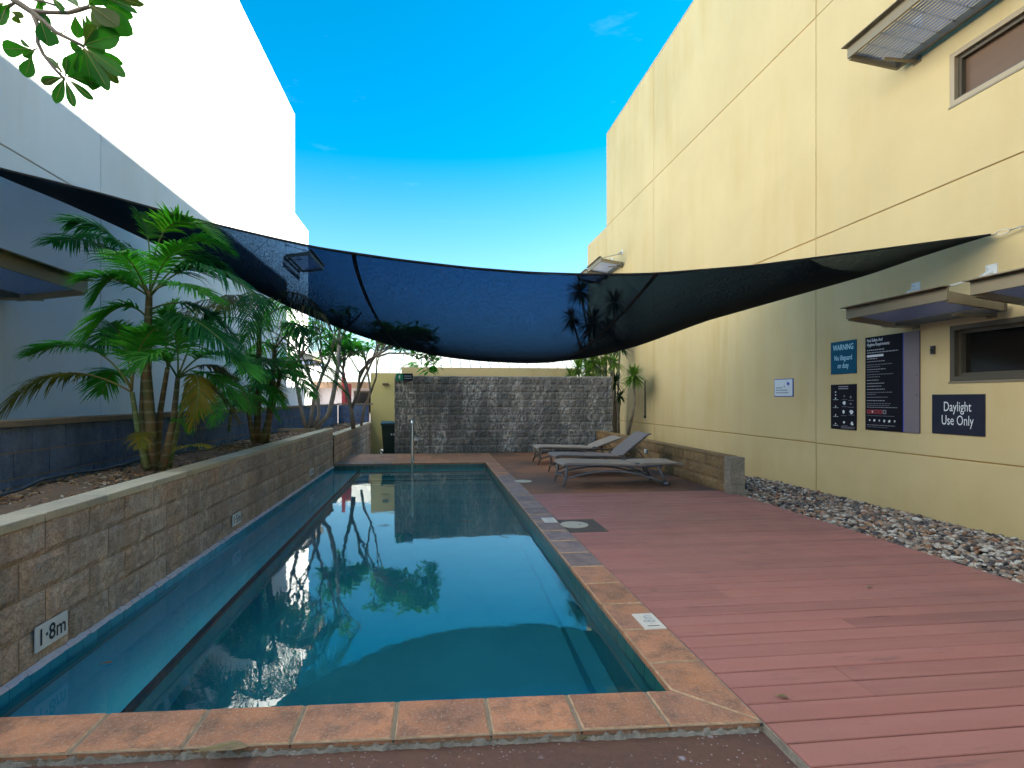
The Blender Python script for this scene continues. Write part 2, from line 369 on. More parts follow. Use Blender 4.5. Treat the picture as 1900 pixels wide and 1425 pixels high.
M['frond_yellow'] = leafmat('palm_frond_yellowing', (0.26, 0.17, 0.015), (0.11, 0.16, 0.02))
M['frond_dry'] = leafmat('palm_frond_dry', (0.22, 0.15, 0.07), (0.12, 0.11, 0.05))
M['frangi_leaf'] = leafmat('frangipani_leaf', (0.045, 0.25, 0.03), (0.12, 0.38, 0.05), 0.5, 0.5)
M['near_leaf'] = leafmat('overhanging_leaf', (0.022, 0.13, 0.012), (0.035, 0.17, 0.018), 0.45, 0.35)
M['near_leaf_old'] = leafmat('overhanging_leaf_browning', (0.08, 0.10, 0.015), (0.05, 0.11, 0.015), 0.4, 0.4)
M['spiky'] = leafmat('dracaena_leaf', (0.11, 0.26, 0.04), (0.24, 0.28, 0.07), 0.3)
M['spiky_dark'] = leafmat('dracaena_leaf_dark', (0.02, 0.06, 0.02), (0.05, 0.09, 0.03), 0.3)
M['vein'] = simple('leaf_midrib', (0.22, 0.20, 0.045), 0.6)
M['dry_leaf'] = simple('dry_fallen_leaf', (0.22, 0.16, 0.09), 0.8, var=0.4, scale=30)
def bark(name, c1, c2, ring=0.0):
    k = NT(name)
    a = k.mix(k.ramp(k.noise(9, 5, 0.6, (1, 1, 0.5)), [(0.35, 0), (0.65, 1)]), c1, c2)
    if ring:
        w = k.n('ShaderNodeTexWave'); w.bands_direction = 'Z'; w.inputs['Scale'].default_value = 3.2; w.inputs['Distortion'].default_value = 1.5
        k.l(k.coord(), w.inputs['Vector']); a = k.mix(k.ramp(w.outputs['Fac'], [(0.0, ring), (0.18, 0)]), a, (0.34, 0.31, 0.22))
    k.color(a); k.rough(0.75); k.bump(k.noise(40), 0.3, 0.005); return k.m
M['palm_stem'] = bark('palm_stem', (0.16, 0.085, 0.035), (0.07, 0.085, 0.025), 0.3)
M['palm_stem_green'] = bark('palm_stem_green', (0.045, 0.12, 0.035), (0.15, 0.13, 0.04), 0.3)
M['petiole'] = simple('petiole', (0.20, 0.15, 0.03), 0.6, var=0.3)
M['petiole_green'] = simple('petiole_green', (0.10, 0.14, 0.03), 0.6, var=0.3)
M['frangi_bark'] = bark('frangipani_bark', (0.38, 0.31, 0.25), (0.22, 0.18, 0.15))
M['frangi_bark_dark'] = bark('frangipani_bark_dark', (0.17, 0.135, 0.11), (0.26, 0.20, 0.155))
def island_mat(name, cols, rough=0.85):
    k = NT(name); g = k.n('ShaderNodeNewGeometry')
    r = k.n('ShaderNodeValToRGB'); r.color_ramp.interpolation = 'CONSTANT'; e = r.color_ramp.elements
    while len(e) < len(cols): e.new(0.5)
    for i, c in enumerate(cols): e[i].position = i/len(cols); e[i].color = (*c, 1)
    k.l(g.outputs['Random Per Island'], r.inputs[0])
    a = k.mix(k.ramp(k.noise(35, 4, 0.7), [(0.4, 0), (0.7, 0.5)]), r.outputs[0], (0.07, 0.06, 0.055)); k.color(a); k.rough(rough); return k.m
M['gravel'] = island_mat('gravel_stones', [(0.26,0.21,0.18),(0.42,0.34,0.28),(0.10,0.08,0.08),(0.56,0.47,0.40),(0.34,0.17,0.10),(0.15,0.13,0.13),(0.66,0.60,0.54),(0.30,0.22,0.17),(0.06,0.05,0.055),(0.44,0.27,0.17)])
M['mulch'] = island_mat('mulch_chips', [(0.38,0.19,0.09),(0.20,0.11,0.06),(0.46,0.27,0.14),(0.09,0.06,0.045),(0.20,0.12,0.07),(0.42,0.38,0.33),(0.24,0.12,0.05)])

k = NT('shade_cloth')
g = k.n('ShaderNodeNewGeometry')
dt = k.n('ShaderNodeVectorMath'); dt.operation = 'DOT_PRODUCT'; k.l(g.outputs['Normal'], dt.inputs[0]); k.l(g.outputs['Incoming'], dt.inputs[1])
ca = k.math('MAXIMUM', k.math('ABSOLUTE', dt.outputs['Value']), 0.03)
weave = k.math('MAXIMUM', k.math('ADD', 0.46, k.math('MULTIPLY', k.math('SUBTRACT', k.noise(60, 6, 0.8, (2.2, 0.30, 0.5)), 0.5), 1.15)), 0.10)
trn = k.math('POWER', weave, k.math('DIVIDE', 0.92, ca))        # light through the weave falls off with the slant
k.color((0.007, 0.007, 0.010)); k.rough(0.9); k.b.inputs['Specular IOR Level'].default_value = 0.1
tp = k.n('ShaderNodeBsdfTransparent'); tp.inputs[0].default_value = (0.46, 0.70, 1.0, 1)
mx = k.n('ShaderNodeMixShader'); k.l(trn, mx.inputs[0]); k.l(k.b.outputs[0], mx.inputs[1]); k.l(tp.outputs[0], mx.inputs[2]); k.l(mx.outputs[0], k.out.inputs[0])
M['cloth'] = k.m
M['webbing'] = simple('black_webbing', (0.006, 0.006, 0.009), 0.8)

# =================================================================== GROUND AND COURTYARD
WX_R, WX_L = 5.9, -4.45
# pool corners by measured edges
XI, XO = 1.135, 1.420           # inner / outer edge of the coping on the deck side
YN_IN, YN_OUT = 2.56, 2.34      # refined below
YF = 12.15                      # far inner edge
XW = -2.16                      # face of the planter wall
WATER = -0.12
YN_L = atZ(0, 1330, 0.0).y; YN_R = atZ(1238, 1280, 0.0).y      # near inner edge, slightly askew to the axes
YO_L = atZ(0, 1402, 0.0).y; YO_R = atZ(1405, 1338, 0.0).y
def y_in(x): return YN_L + (YN_R - YN_L) * (x - atZ(0,1330,0).x) / (atZ(1238,1280,0).x - atZ(0,1330,0).x)
def y_out(x): return YO_L + (YO_R - YO_L) * (x - atZ(0,1402,0).x) / (atZ(1405,1338,0).x - atZ(0,1402,0).x)

g = MB()
for (x0, x1, y0, y1) in ((-600, WX_L, -600, 900), (WX_R, 600, -600, 900), (WX_L, WX_R, -600, -12), (WX_L, WX_R, 14.30, 900)):
    g.quad((x0,y0,-0.62),(x1,y0,-0.62),(x1,y1,-0.62),(x0,y1,-0.62))
tag(g.build('ground', M['ground']), kind='structure')
# foreground slab (fills up to the coping, butt against the deck)
sl = MB()
xs = [-2.16, -1.2, 0, 1.0, XO]
for a_, b_ in zip(xs, xs[1:]):
    sl.quad((a_,-12,-0.045),(b_,-12,-0.045),(b_,y_out(b_)+0.03,-0.045),(a_,y_out(a_)+0.03,-0.045))
sl.quad((XO,-12,-0.045),(WX_R,-12,-0.045),(WX_R,0.9,-0.045),(XO,0.9,-0.045))
tag(sl.build('concrete_path', M['concrete']), 'brown painted concrete strip at the near end of the pool', kind='structure')
sl = MB(); sl.quad((XO,7.99,-0.004),(4.40,7.99,-0.004),(4.40,14.30,-0.004),(XO,14.30,-0.004))
sl.quad((XO,0.9,-0.13),(WX_R,0.9,-0.13),(WX_R,7.99,-0.13),(XO,7.99,-0.13))
sl.quad((4.40,7.99,-0.07),(WX_R,7.99,-0.06),(WX_R,14.30,-0.07),(4.40,14.30,-0.07))
tag(sl.build('paved_floor', M['paving']), 'orange brown concrete floor under the loungers', kind='structure')
sl = MB().box(WX_L, WX_R, 14.23, 14.30, -0.62, -0.07); tag(sl.build('retaining_edge', M['plate_dark']), kind='structure')
# strip behind the planter
sl = MB(); sl.quad((WX_L,-12,-0.05),(-2.38,-12,-0.05),(-2.38,14.30,-0.05),(WX_L,14.30,-0.05)); tag(sl.build('side_strip', M['ground']), kind='structure')

# ---------------- pool
pool = struct('swimming_pool', 'long narrow lap pool with teal interior and brown coping')
sh = MB(); ZB = -1.35
yl, yr = y_in(XW), y_in(XI)
n = len(sh.v)
xi_ = XI + 0.02
sh.quad((XW,yl,ZB),(xi_,yr,ZB),(xi_,YF,ZB+0.45),(XW,YF,ZB+0.45))
sh.quad((XW,yl,ZB),(XW,YF,ZB+0.45),(XW,YF,-0.21),(XW,yl,-0.21))
sh.quad((xi_,yr,ZB),(xi_,yr,-0.19),(xi_,YF,-0.19),(xi_,YF,ZB+0.45))
sh.quad((XW,YF,ZB+0.45),(xi_,YF,ZB+0.45),(xi_,YF,-0.19),(XW,YF,-0.19))
sh.quad((XW,yl,ZB),(XW,yl,-0.03),(xi_,yr,-0.03),(xi_,yr,ZB))
sh.build('shell', M['plaster'], pool)
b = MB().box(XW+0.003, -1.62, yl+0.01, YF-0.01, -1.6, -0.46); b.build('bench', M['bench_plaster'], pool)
b = MB().box(-1.617, -1.575, yl+0.012, YF-0.012, -0.53, -0.452); b.build('bench_edge', M['navy_tile'], pool)
b = MB().box(XI-0.12, XI+0.017, yr+0.01, YF-0.01, -1.6, -1.05); b.build('ledge', M['plaster'], pool)
for i, (y0, z1) in enumerate(((11.75,-0.30),(11.35,-0.52),(10.95,-0.74),(10.55,-0.96))):
    MB().box(-1.555, XI+0.012, y0, y0+0.41, -1.3, z1).build('step', M['plaster'], pool)
    MB().box(-1.553, XI+0.010, y0-0.012, y0+0.06, z1-0.04, z1+0.006).build('step_nosing', M['step_nose'], pool)
# waterline tiles
tl = MB().box(0, 0.143, 0, 0.02, 0, 0.15).mesh('tile'); tl.materials.append(M['teal_tile'])
tl2 = MB().box(0, 0.143, 0, 0.02, 0, 0.15).mesh('tile'); tl2.materials.append(M['green_tile'])
yy = YF - 0.146
while yy > 1.9:
    link('tile', tl, None, pool, (XW+0.028, yy, -0.215), PI/2); yy -= 0.147
yy = YF - 0.146
while yy > yr:
    link('tile', tl2, None, pool, (XI+0.006, yy+0.143, -0.187), -PI/2); yy -= 0.147
xx = XW + 0.03
while xx < XI - 0.1:
    link('tile', tl2, None, pool, (xx, YF-0.022, -0.195)); xx += 0.147
MB().box(XW+0.001, XW+0.024, 1.9, YF, -0.22, -0.062).build('tile_backing', M['grout'], pool)
# crumbly lime line along the tile top
cr = MB(); y = 1.9; prev = None
rr = random.Random(3)
while y < YF-0.03:
    w = 0.026 + rr.uniform(0, 0.010); h = rr.uniform(0.004, 0.016); L = rr.uniform(0.02, 0.06)
    cr.prism([(XW+0.001,-0.066),(XW+w,-0.066),(XW+w-0.006,-0.062+h*0.6),(XW+0.001,-0.05+h)], 'y', y, min(y+L, YF-0.02)); y += L
cr.build('lime_crust', M['efflo'], pool)
# water
wt = MB(); nx, ny = 2, 2
wt.quad((XW+0.012,yl,WATER),(XI+0.012,yr,WATER),(XI+0.012,YF-0.01,WATER),(XW+0.012,YF-0.01,WATER))
tag(wt.build('water', M['water']), 'still teal pool water', kind='structure')

# coping tiles: near run
def slab(name, quad, z1, th, m, parent, bev=0.008):
    """tile with eased top edge from 4 plan points"""
    c = sum((Vector((p[0],p[1],0)) for p in quad), Vector())/4
    ins = []
    for p in quad:
        d = Vector((p[0],p[1],0)) - c; ins.append(tuple(c + d*(1 - bev/max(0.05, d.length)*1.3)))
    s = MB(); s.v += [(p[0],p[1],z1-th) for p in quad] + [(p[0],p[1],z1-bev) for p in quad] + [(p[0],p[1],z1) for p in ins]
    for i in range(4):
        j = (i+1)%4; s.f.append((i,j,4+j,4+i)); s.f.append((4+i,4+j,8+j,8+i))
    s.f.append((8,9,10,11)); s.f.append((3,2,1,0))
    o = s.build(name, m, parent)
    if name == 'coping_tile':
        o.data.materials.append(M['coping_edge'])
        for q in (1, 3, 5, 7): o.data.polygons[q].material_index = 1
    return o
jx = [XW+0.004]
for u in (205, 385, 562, 735, 905, 1065, 1225):
    jx.append(atZ(u, 1320, 0.0).x)
JG = 0.0035
for i in range(len(jx)-1):
    a_, b_ = jx[i]+JG, jx[i+1]-JG
    slab('coping_tile', [(a_,y_out(a_)),(b_,y_out(b_)),(b_,y_in(b_)),(a_,y_in(a_))], 0.0, 0.035, M['coping'], pool, 0.010)
a_ = jx[-1]+JG
slab('coping_tile', [(a_,y_out(a_)),(XO-0.012,y_out(XO)),(XI-0.006,y_in(XI)-0.002),(a_,y_in(a_))], 0.0, 0.035, M['coping_old'], pool)
slab('coping_tile', [(XO-0.003,y_out(XO)+0.012),(XO-0.003,2.80),(XI,2.80),(XI,y_in(XI)+0.006)], 0.0, 0.035, M['coping_old'], pool)
y = 2.808; i = 0
while y < YF - 0.05:
    y1 = min(y + 0.415, YF)
    dist = y
    m = M['coping_old'] if dist < 4.4 else (M['coping_mauve'] if dist < 9.6 else M['coping_old'])
    if y < 3.9 and i % 2 == 0: m = M['coping']
    slab('coping_tile', [(XI,y),(XO-0.003,y),(XO-0.003,y1-0.007),(XI,y1-0.007)], 0.0, 0.035, m, pool); y += 0.42; i += 1
x = XW
while x < XO - 0.1:
    x1 = min(x+0.415, XO-0.003)
    m = M['coping_mauve'] if x < -1.2 else M['coping_old']
    slab('coping_tile', [(x,YF),(x1,YF),(x1,YF+0.30),(x,YF+0.30)], 0.0, 0.035, m, pool)
    for r in range(4):
        slab('coping_tile', [(x,YF+0.306+r*0.4),(x1,YF+0.306+r*0.4),(x1,YF+0.70+r*0.4),(x,YF+0.70+r*0.4)], 0.0, 0.035, M['coping_old'], pool)
    x += 0.42
# mortar bed under the coping
gb = MB()
for a_, b_ in zip(xs, xs[1:]):
    gb.v += [(a_,y_out(a_)-0.004,-0.05),(b_,y_out(b_)-0.004,-0.05),(b_,y_out(b_)-0.004,-0.022),(a_,y_out(a_)-0.004,-0.022)]
    n = len(gb.v)-4; gb.f.append((n,n+1,n+2,n+3))
    gb.quad((a_,y_out(a_)-0.004,-0.0065),(b_,y_out(b_)-0.004,-0.0065),(b_,y_in(b_)+0.0,-0.0065),(a_,y_in(a_)+0.0,-0.0065))
gb.box(XI+0.030, XO-0.006, 2.7, YF+0.02, -0.19, -0.0068)
gb.quad((XI+0.002,y_out(XI)+0.01,-0.0067),(XO-0.006,y_out(XO)+0.01,-0.0067),(XO-0.006,2.71,-0.0067),(XI+0.002,2.71,-0.0067))
gb.box(XW, XO-0.006, YF+0.004, 14.29, -0.19, -0.0066)
gb.build('mortar_bed', M['grout'], pool)
# rough chipped mortar fillet along the foot of the near coping
fl = MB(); n_ = int((XO-0.02-XW)/0.011)
for i in range(n_+1):
    x = XW + (XO-0.02-XW)*i/n_; yo = y_out(x)
    a = noise.fractal(Vector((x*22, 1.7, 0)), 0.7, 2.2, 5); b_ = noise.fractal(Vector((x*30, 9.2, 0)), 0.7, 2.2, 5)
    o_ = max(0.001, 0.010 + 0.010*a); h = min(0.036, max(0.002, 0.020 + 0.020*b_))
    fl.v += [(x, yo-o_, -0.0445), (x, yo-o_*0.55, -0.045+h*0.8), (x, yo+0.004, -0.043+h)]
for i in range(n_):
    for q in (0, 1): fl.f.append((3*i+q, 3*i+3+q, 3*i+4+q, 3*i+1+q))
fl.build('mortar_fillet', M['grout_edge'], pool)

# ---------------- deck
deck = struct('timber_deck', 'pinkish brown composite boards laid across beside the pool')
cache = {}
def board(L):
    L = round(L, 3)
    if L not in cache:
        s = MB().prism([(0,-0.025),(0.1350,-0.025),(0.1350,-0.004),(0.1310,0),(0.004,0),(0,-0.004)], 'x', 0, L)
        me = s.mesh('board'); me.materials.append(M['deck']); cache[L] = me
    return cache[L]
y = 7.985 - 0.1435; XD0, XD1 = XO+0.006, 4.42; i = 0; rr = random.Random(11)
while y > 1.0:
    i += 1
    cuts = {0: [], 1: [1.15], 2: [], 3: [2.05], 4: [0.65], 5: []}[(i*5+i//3) % 6]
    px = XD0
    for c in cuts + [XD1-XD0]:
        L = XD0 + c - px - 0.003
        o = link('board', board(L), None, deck, (px, y, rr.uniform(-0.001, 0.001)))
        px = XD0 + c
    y -= 0.1437
MB().box(XD0, XD1, 1.0, 7.98, -0.10, -0.034).build('gap_shade_sheet', M['black_plastic'], deck)  # black sheet below the boards, stands for the shade in the gaps
MB().box(XD1+0.002, XD1+0.022, 1.0, 7.985, -0.13, -0.004).build('edge_board', M['deck'], deck)
MB().box(XO-0.001, XO+0.004, 1.0, 7.985, -0.12, -0.006).build('edge_strip', M['grout_edge'], deck)

# ---------------- block walls
def block_meshes(L, H, T, rough, m, nvar=5, nx=7, nz=4, seed=0, inset=0.008):
    out = []
    for vv in range(nvar):
        s = MB()
        for j in range(nz+1):
            for i in range(nx+1):
                fx, fz = i/nx, j/nz; x = fx*L; z = fz*H
                edge = min(fx, 1-fx, ) < 1e-6 or min(fz, 1-fz) < 1e-6
                d = noise.fractal(Vector((x*9+seed*7+vv*31, z*9, vv*5.3)), 0.8, 2.1, 3)*rough + noise.noise(Vector((x*38+vv*11, z*38, seed)))*rough*0.6
                yv = inset if edge else -abs(rough)*0.6 - d
                s.v.append((x, yv if not edge else inset*0.7 + max(0, d*0.4), z))
        W = nx+1
        for j in range(nz):
            for i in range(nx): s.f.append((j*W+i, j*W+i+1, (j+1)*W+i+1, (j+1)*W+i))
        n = len(s.v); s.v += [(0,T,0),(L,T,0),(L,T,H),(0,T,H)]
        c = [0, nx, nz*W+nx, nz*W]
        s.f += [(c[0],n,n+1,c[1]), (c[1],n+1,n+2,c[2]), (c[3],c[2],n+2,n+3), (c[0],c[3],n+3,n), (n,n+3,n+2,n+1)]
        me = s.mesh('block'); me.materials.append(m); out.append(me)
    return out
def block_wall(parent, start, phi, length, z0, rows, m, rough, L=0.39, H=0.19, J=0.01, T=0.18, seed=1, mortar=None, skip=None, nx=7, nz=4, inset=0.008):
    full = block_meshes(L, H, T, rough, m, 5, nx, nz, seed, inset); half = block_meshes(L/2-J/2, H, T, rough, m, 2, max(2, nx//2), nz, seed+3, inset)
    rg = random.Random(seed); dx, dy = math.cos(phi), math.sin(phi)
    for r in range(rows):
        s = 0.0; z = z0 + r*(H+J); first = r % 2
        while s < length - 0.02:
            if first: me, l = rg.choice(half), L/2 - J/2
            else: me, l = rg.choice(full), L
            first = 0
            if s + l > length + 0.02:
                if length - s > L*0.4: me, l = rg.choice(half), L/2-J/2
                else: break
            if not (skip and skip(s, s+l, r)):
                link('block', me, None, parent, (start[0]+dx*s, start[1]+dy*s, z), phi)
            s += l + J
    # mortar core
    top = z0 + rows*(H+J) - J
    q = MB().box(0.0, length, 0.006+inset*0.6, T-0.004, z0-0.008, top-0.002)
    o = q.build('mortar', mortar, parent); o.location = (start[0], start[1], 0); o.rotation_euler = (0,0,phi)
    return top

pw = thing('planter_wall', 'long brown split face block retaining wall along the left edge of the pool', 'retaining wall')
top = block_wall(pw, (XW, 1.55), PI/2, YF-1.55-0.0, -0.062, 4, M['planter_block'], 0.011, seed=2, mortar=M['planter_block'], T=0.17, nx=10, nz=6, H=0.194, J=0.006, L=0.394)
CT = top + 0.012
# capping blocks, two rows visible: thin smooth cap
y = 1.55; i = 0
while y < YF - 0.02:
    y1 = min(y+0.585, YF+0.02)
    slab('capping', [(XW+0.014,y),(XW+0.014,y1-0.006),(XW-0.19,y1-0.006),(XW-0.19,y)][::-1], CT+0.022, 0.045, M['cap'], pw, 0.006); y += 0.59
p2 = thing('planter_wall', 'lower brown block retaining wall stepping down behind the far end of the pool', 'retaining wall')
YP2 = atX(690, 800, XW+0.03).y
block_wall(p2, (XW+0.03, YF+0.02), PI/2, YP2-YF-0.02, -0.62, 6, M['planter_block'], 0.008, seed=5, mortar=M['mortar_brown'], T=0.17)
y = YF+0.03
while y < YP2-0.3:
    slab('capping', [(XW+0.045,y),(XW+0.045,y+0.585),(XW-0.15,y+0.585),(XW-0.15,y)][::-1], 0.615, 0.045, M['cap'], p2, 0.006); y += 0.59

# soil bed
bed = MB(); N = 40
for i in range(N):
    for j in range(4):
        def P(i_, j_):
            yv = 1.4 + i_*(18.6-1.4)/N; xv = -2.34 - j_*0.215
            zz = (0.70 if yv < 12.2 else 0.56) + noise.noise(Vector((xv*3, yv*1.5, 0)))*0.03 + (0.03 if 0 < j_ < 4 else 0)
            return (xv, yv, zz)
        bed.quad(P(i,j), P(i+1,j), P(i+1,j+1), P(i,j+1))
tag(bed.build('garden_bed', M['soil']), 'raised bed of soil between the block walls', kind='structure')

BX = -3.2
bw = thing('boundary_wall', 'dark blue grey block wall behind the palms', 'wall')
block_wall(bw, (BX, 1.8), PI/2, 17.1, 0.39, 4, M['blue_block'], 0.0015, seed=9, mortar=M['mortar_tan'], T=0.15, nx=2, nz=2, inset=0.004)
MB().box(BX-0.14, BX-0.01, 1.8, 18.9, -0.6, 0.40).build('footing', M['mortar_tan'], bw)
y = 1.8
while y < 18.8:
    slab('capping', [(BX+0.03,y),(BX+0.03,y+0.585),(BX-0.19,y+0.585),(BX-0.19,y)][::-1], 1.235, 0.05, M['mortar_tan'], bw, 0.005); y += 0.59
bw2 = thing('boundary_wall', 'short dark block wall closing the far end of the garden bed', 'wall')
block_wall(bw2, (BX+0.02, 18.9), 0, 1.0, -0.6, 9, M['blue_block'], 0.002, seed=10, mortar=M['mortar_tan'], T=0.15, nx=2, nz=2)
MB().box(BX-0.02, XW+0.1, 18.88, 19.08, 1.20, 1.25).build('capping', M['mortar_tan'], bw2)

gw = thing('feature_wall', 'dark grey split face block wall with white lime streaks facing the pool end', 'wall')
GX0 = atY(732, 840, 14.48).x; GX1 = atY(1136, 840, 14.48).x
gtop = block_wall(gw, (GX0, 14.48), 0, GX1-GX0, -0.02, 10, M['grey_block'], 0.026, seed=21, mortar=M['mortar_pale'], T=0.19, nx=5, nz=5, H=0.192, J=0.008, L=0.212)
MB().box(GX0, GX1, 14.475, 14.69, gtop+0.001, gtop+0.03).build('capping', M['mortar_pale'], gw)

lw = thing('garden_wall', 'low sandy block wall beside the sun loungers', 'wall')
LX, LY0, LY1 = 4.34, 7.66, 14.40
block_wall(lw, (LX, LY1), -PI/2, LY1-LY0, -0.01, 3, M['sand_block'], 0.006, seed=31, mortar=M['mortar_tan'], T=0.17, H=0.165)
MB().box(LX-0.008, LX+0.19, LY0+0.16, LY1, 0.515, 0.545).build('capping', M['sand_block'], lw)
z = -0.05
for r in range(3):
    MB().box(LX-0.012, LX+0.20, LY0-0.04, LY0+0.15, z, z+0.192).build('pier_block', M['pier_block'], lw); z += 0.197
# service yard walls beyond
YW = YP2 + 0.05
yw = thing('courtyard_wall', 'olive yellow rendered wall beside the grey block wall', 'wall')
x0 = atY(690.5, 700, YW).x - 0.05; x1 = atY(800, 700, YW).x
MB().box(x0, x1, YW, YW+0.2, -0.62, atY(700, 692, YW).z).build('wall_face', M['olive'], yw)
MB().box(x0+0.42, x0+0.62, YW-0.15, YW-0.001, atY(700,714,YW).z, atY(700,711,YW).z).build('lamp', M['alu_dark'], yw)
y2 = thing('courtyard_wall', 'cream rendered parapet rising just above the grey block wall', 'wall')
x0 = atY(745, 690, 17.2).x; x1 = atY(1070, 690, 17.2).x
MB().box(x0, x1, 17.2, 17.4, -0.62, 1.4+58/F_*17.2).build('wall_face', M['cream'], y2)

# =================================================================== BUILDINGS
def facade(parent, X, side, ys, zs, m, seal, holes=(), th=0.16, gap=0.018):
    """precast panels in the plane x=X; side=+1 -> body lies towards +x"""
    for (y0, y1) in zip(ys, ys[1:]):
        for (z0, z1) in zip(zs, zs[1:]):
            h = [q for q in holes if q[0] < y1 and q[1] > y0 and q[2] < z1 and q[3] > z0]
            a0, a1, c0, c1 = y0+gap/2, y1-gap/2, z0+gap/2, z1-gap/2
            s = MB(); xa, xb = (X, X+side*th)
            yy = sorted(set([a0, a1] + [min(max(v, a0), a1) for q in h for v in q[:2]])); zz = sorted(set([c0, c1] + [v for q in h for v in q[2:]]))
            def isin(ya, yb, za, zb):
                ym, zm = (ya+yb)/2, (za+zb)/2
                return any(q[0] < ym < q[1] and q[2] < zm < q[3] for q in h)
            ce = 0.006
            if not h:
                # eased arris
                s.v = [(xb,a0,c0),(xb,a1,c0),(xb,a1,c1),(xb,a0,c1),(X+side*ce,a0,c0),(X+side*ce,a1,c0),(X+side*ce,a1,c1),(X+side*ce,a0,c1),(X,a0+ce,c0+ce),(X,a1-ce,c0+ce),(X,a1-ce,c1-ce),(X,a0+ce,c1-ce)]
                for i in range(4):
                    j=(i+1)%4; s.f += [(i,j,4+j,4+i),(4+i,4+j,8+j,8+i)]
                s.f += [(8,9,10,11),(3,2,1,0)]
            else:
                for i in range(len(yy)-1):
                    for j in range(len(zz)-1):
                        if isin(yy[i],yy[i+1],zz[j],zz[j+1]): continue
                        s.quad((X,yy[i],zz[j]),(X,yy[i+1],zz[j]),(X,yy[i+1],zz[j+1]),(X,yy[i],zz[j+1]))
                for q in h:
                    qa, qb = max(q[0], a0), min(q[1], a1)
                    s.quad((xa,qa,q[2]),(xb,qa,q[2]),(xb,qb,q[2]),(xa,qb,q[2])); s.quad((xa,qa,q[3]),(xb,qa,q[3]),(xb,qb,q[3]),(xa,qb,q[3]))
                    s.quad((xa,qa,q[2]),(xb,qa,q[2]),(xb,qa,q[3]),(xa,qa,q[3])); s.quad((xa,qb,q[2]),(xb,qb,q[2]),(xb,qb,q[3]),(xa,qb,q[3]))
                s.quad((X,a0,c0),(xb,a0,c0),(xb,a0,c1),(X,a0,c1)); s.quad((X,a1,c0),(xb,a1,c0),(xb,a1,c1),(X,a1,c1))
            s.build('wall_panel', m, parent)

def window(parent, X, side, y0, y1, z0, z1, fm, blind=True, mull=1):
    fr = 0.055; s = MB(); xo, xi = X - side*0.018, X + side*0.07
    a, b = min(xo, xi), max(xo, xi)
    s.box(a,b,y0,y1,z0,z0+fr).box(a,b,y0,y1,z1-fr,z1).box(a,b,y0,y0+fr,z0+fr,z1-fr).box(a,b,y1-fr,y1,z0+fr,z1-fr)
    w = s.build('window', fm, parent)
    s = MB(); a, b = sorted((X+side*0.03, X+side*0.10)); g2 = fr+0.001; f2 = 0.04
    Y0, Y1, Z0, Z1 = y0+g2, y1-g2, z0+g2, z1-g2
    s.box(a,b,Y0,Y1,Z0,Z0+f2).box(a,b,Y0,Y1,Z1-f2,Z1).box(a,b,Y0,Y0+f2,Z0+f2,Z1-f2).box(a,b,Y1-f2,Y1,Z0+f2,Z1-f2)
    for i in range(mull):
        c = Y0 + (Y1-Y0)*(i+1)/(mull+1); s.box(a,b,c-0.02,c+0.02,Z0+f2,Z1-f2)
    s.build('sash', M['alu_dark'], w)
    a = X + side*0.085; q = MB().quad((a,Y0,Z0),(a,Y1,Z0),(a,Y1,Z1),(a,Y0,Z1)); q.build('pane', M['blind_glass'] if blind else M['glass'], w)
    if blind:
        a = X + side*0.12; q = MB().quad((a,y0,z0),(a,y1,z0),(a,y1,z1),(a,y0,z1)); q.build('blind', M['interior'], w)
    # sill flashing
    a, b = sorted((X-side*0.03, X+side*0.02)); MB().box(a,b,y0-0.01,y1+0.01,z0-0.022,z0-0.001).build('sill', M['alu'], w)
    return w

HR = atX(1125, 250, WX_R).z
rb = thing('apartment_building', 'tall cream rendered building with tan joints on the right side', 'building')
j1, j2, yT, yE = yR(1514), yR(1213), yR(1125), yR(1090); pw_ = j2 - j1
ysR = [j1-4*pw_, j1-3*pw_, j1-2*pw_, j1-pw_, j1, j2, yT]
zsR = [-0.62, atX(1514,822,WX_R).z, atX(1514,443,WX_R).z, atX(1514,32,WX_R).z, HR]; zM = zsR[3]
yB = ysR[0]
wl_low = (3.2, yR(1762), atX(1765,708,WX_R).z, atX(1765,605,WX_R).z); wl_up = (3.2, yR(1762), atX(1765,198,WX_R).z, atX(1765,100,WX_R).z)
facade(rb, WX_R, 1, ysR, zsR, M['cream'], None, holes=[wl_low, wl_up])
facade(rb, WX_R, 1, [yT, yE], zsR[:4], M['cream'], None)
MB().box(WX_R+0.012, 16, -16, 18.88, -0.62, HR-0.01).build('joint_backing', M['sealant'], rb) if False else None
def core(parent, xa, xb, ys, z1, m, holes):
    """the building behind the panels, open behind the windows"""
    s = MB(); y0, y1 = ys; x_in = xa
    s.quad((xb,y0,-0.62),(xb,y1,-0.62),(xb,y1,z1),(xb,y0,z1)); s.quad((xa,y0,-0.62),(xb,y0,-0.62),(xb,y0,z1),(xa,y0,z1))
    s.quad((xa,y1,-0.62),(xb,y1,-0.62),(xb,y1,z1),(xa,y1,z1)); s.quad((xa,y0,z1),(xb,y0,z1),(xb,y1,z1),(xa,y1,z1))
    yy = sorted(set([y0,y1]+[v for q in holes for v in q[:2]])); zz = sorted(set([-0.62,z1]+[v for q in holes for v in q[2:]]))
    for i in range(len(yy)-1):
        for j in range(len(zz)-1):
            ym, zm = (yy[i]+yy[i+1])/2, (zz[j]+zz[j+1])/2
            if any(q[0]<ym<q[1] and q[2]<zm<q[3] for q in holes): continue
            s.quad((x_in,yy[i],zz[j]),(x_in,yy[i+1],zz[j]),(x_in,yy[i+1],zz[j+1]),(x_in,yy[i],zz[j+1]))
    return s.build('joint_backing', m, parent)
core(rb, WX_R+0.012, 18, (yB+0.01, yT-0.015), HR-0.012, M['sealant'], [wl_low, wl_up])
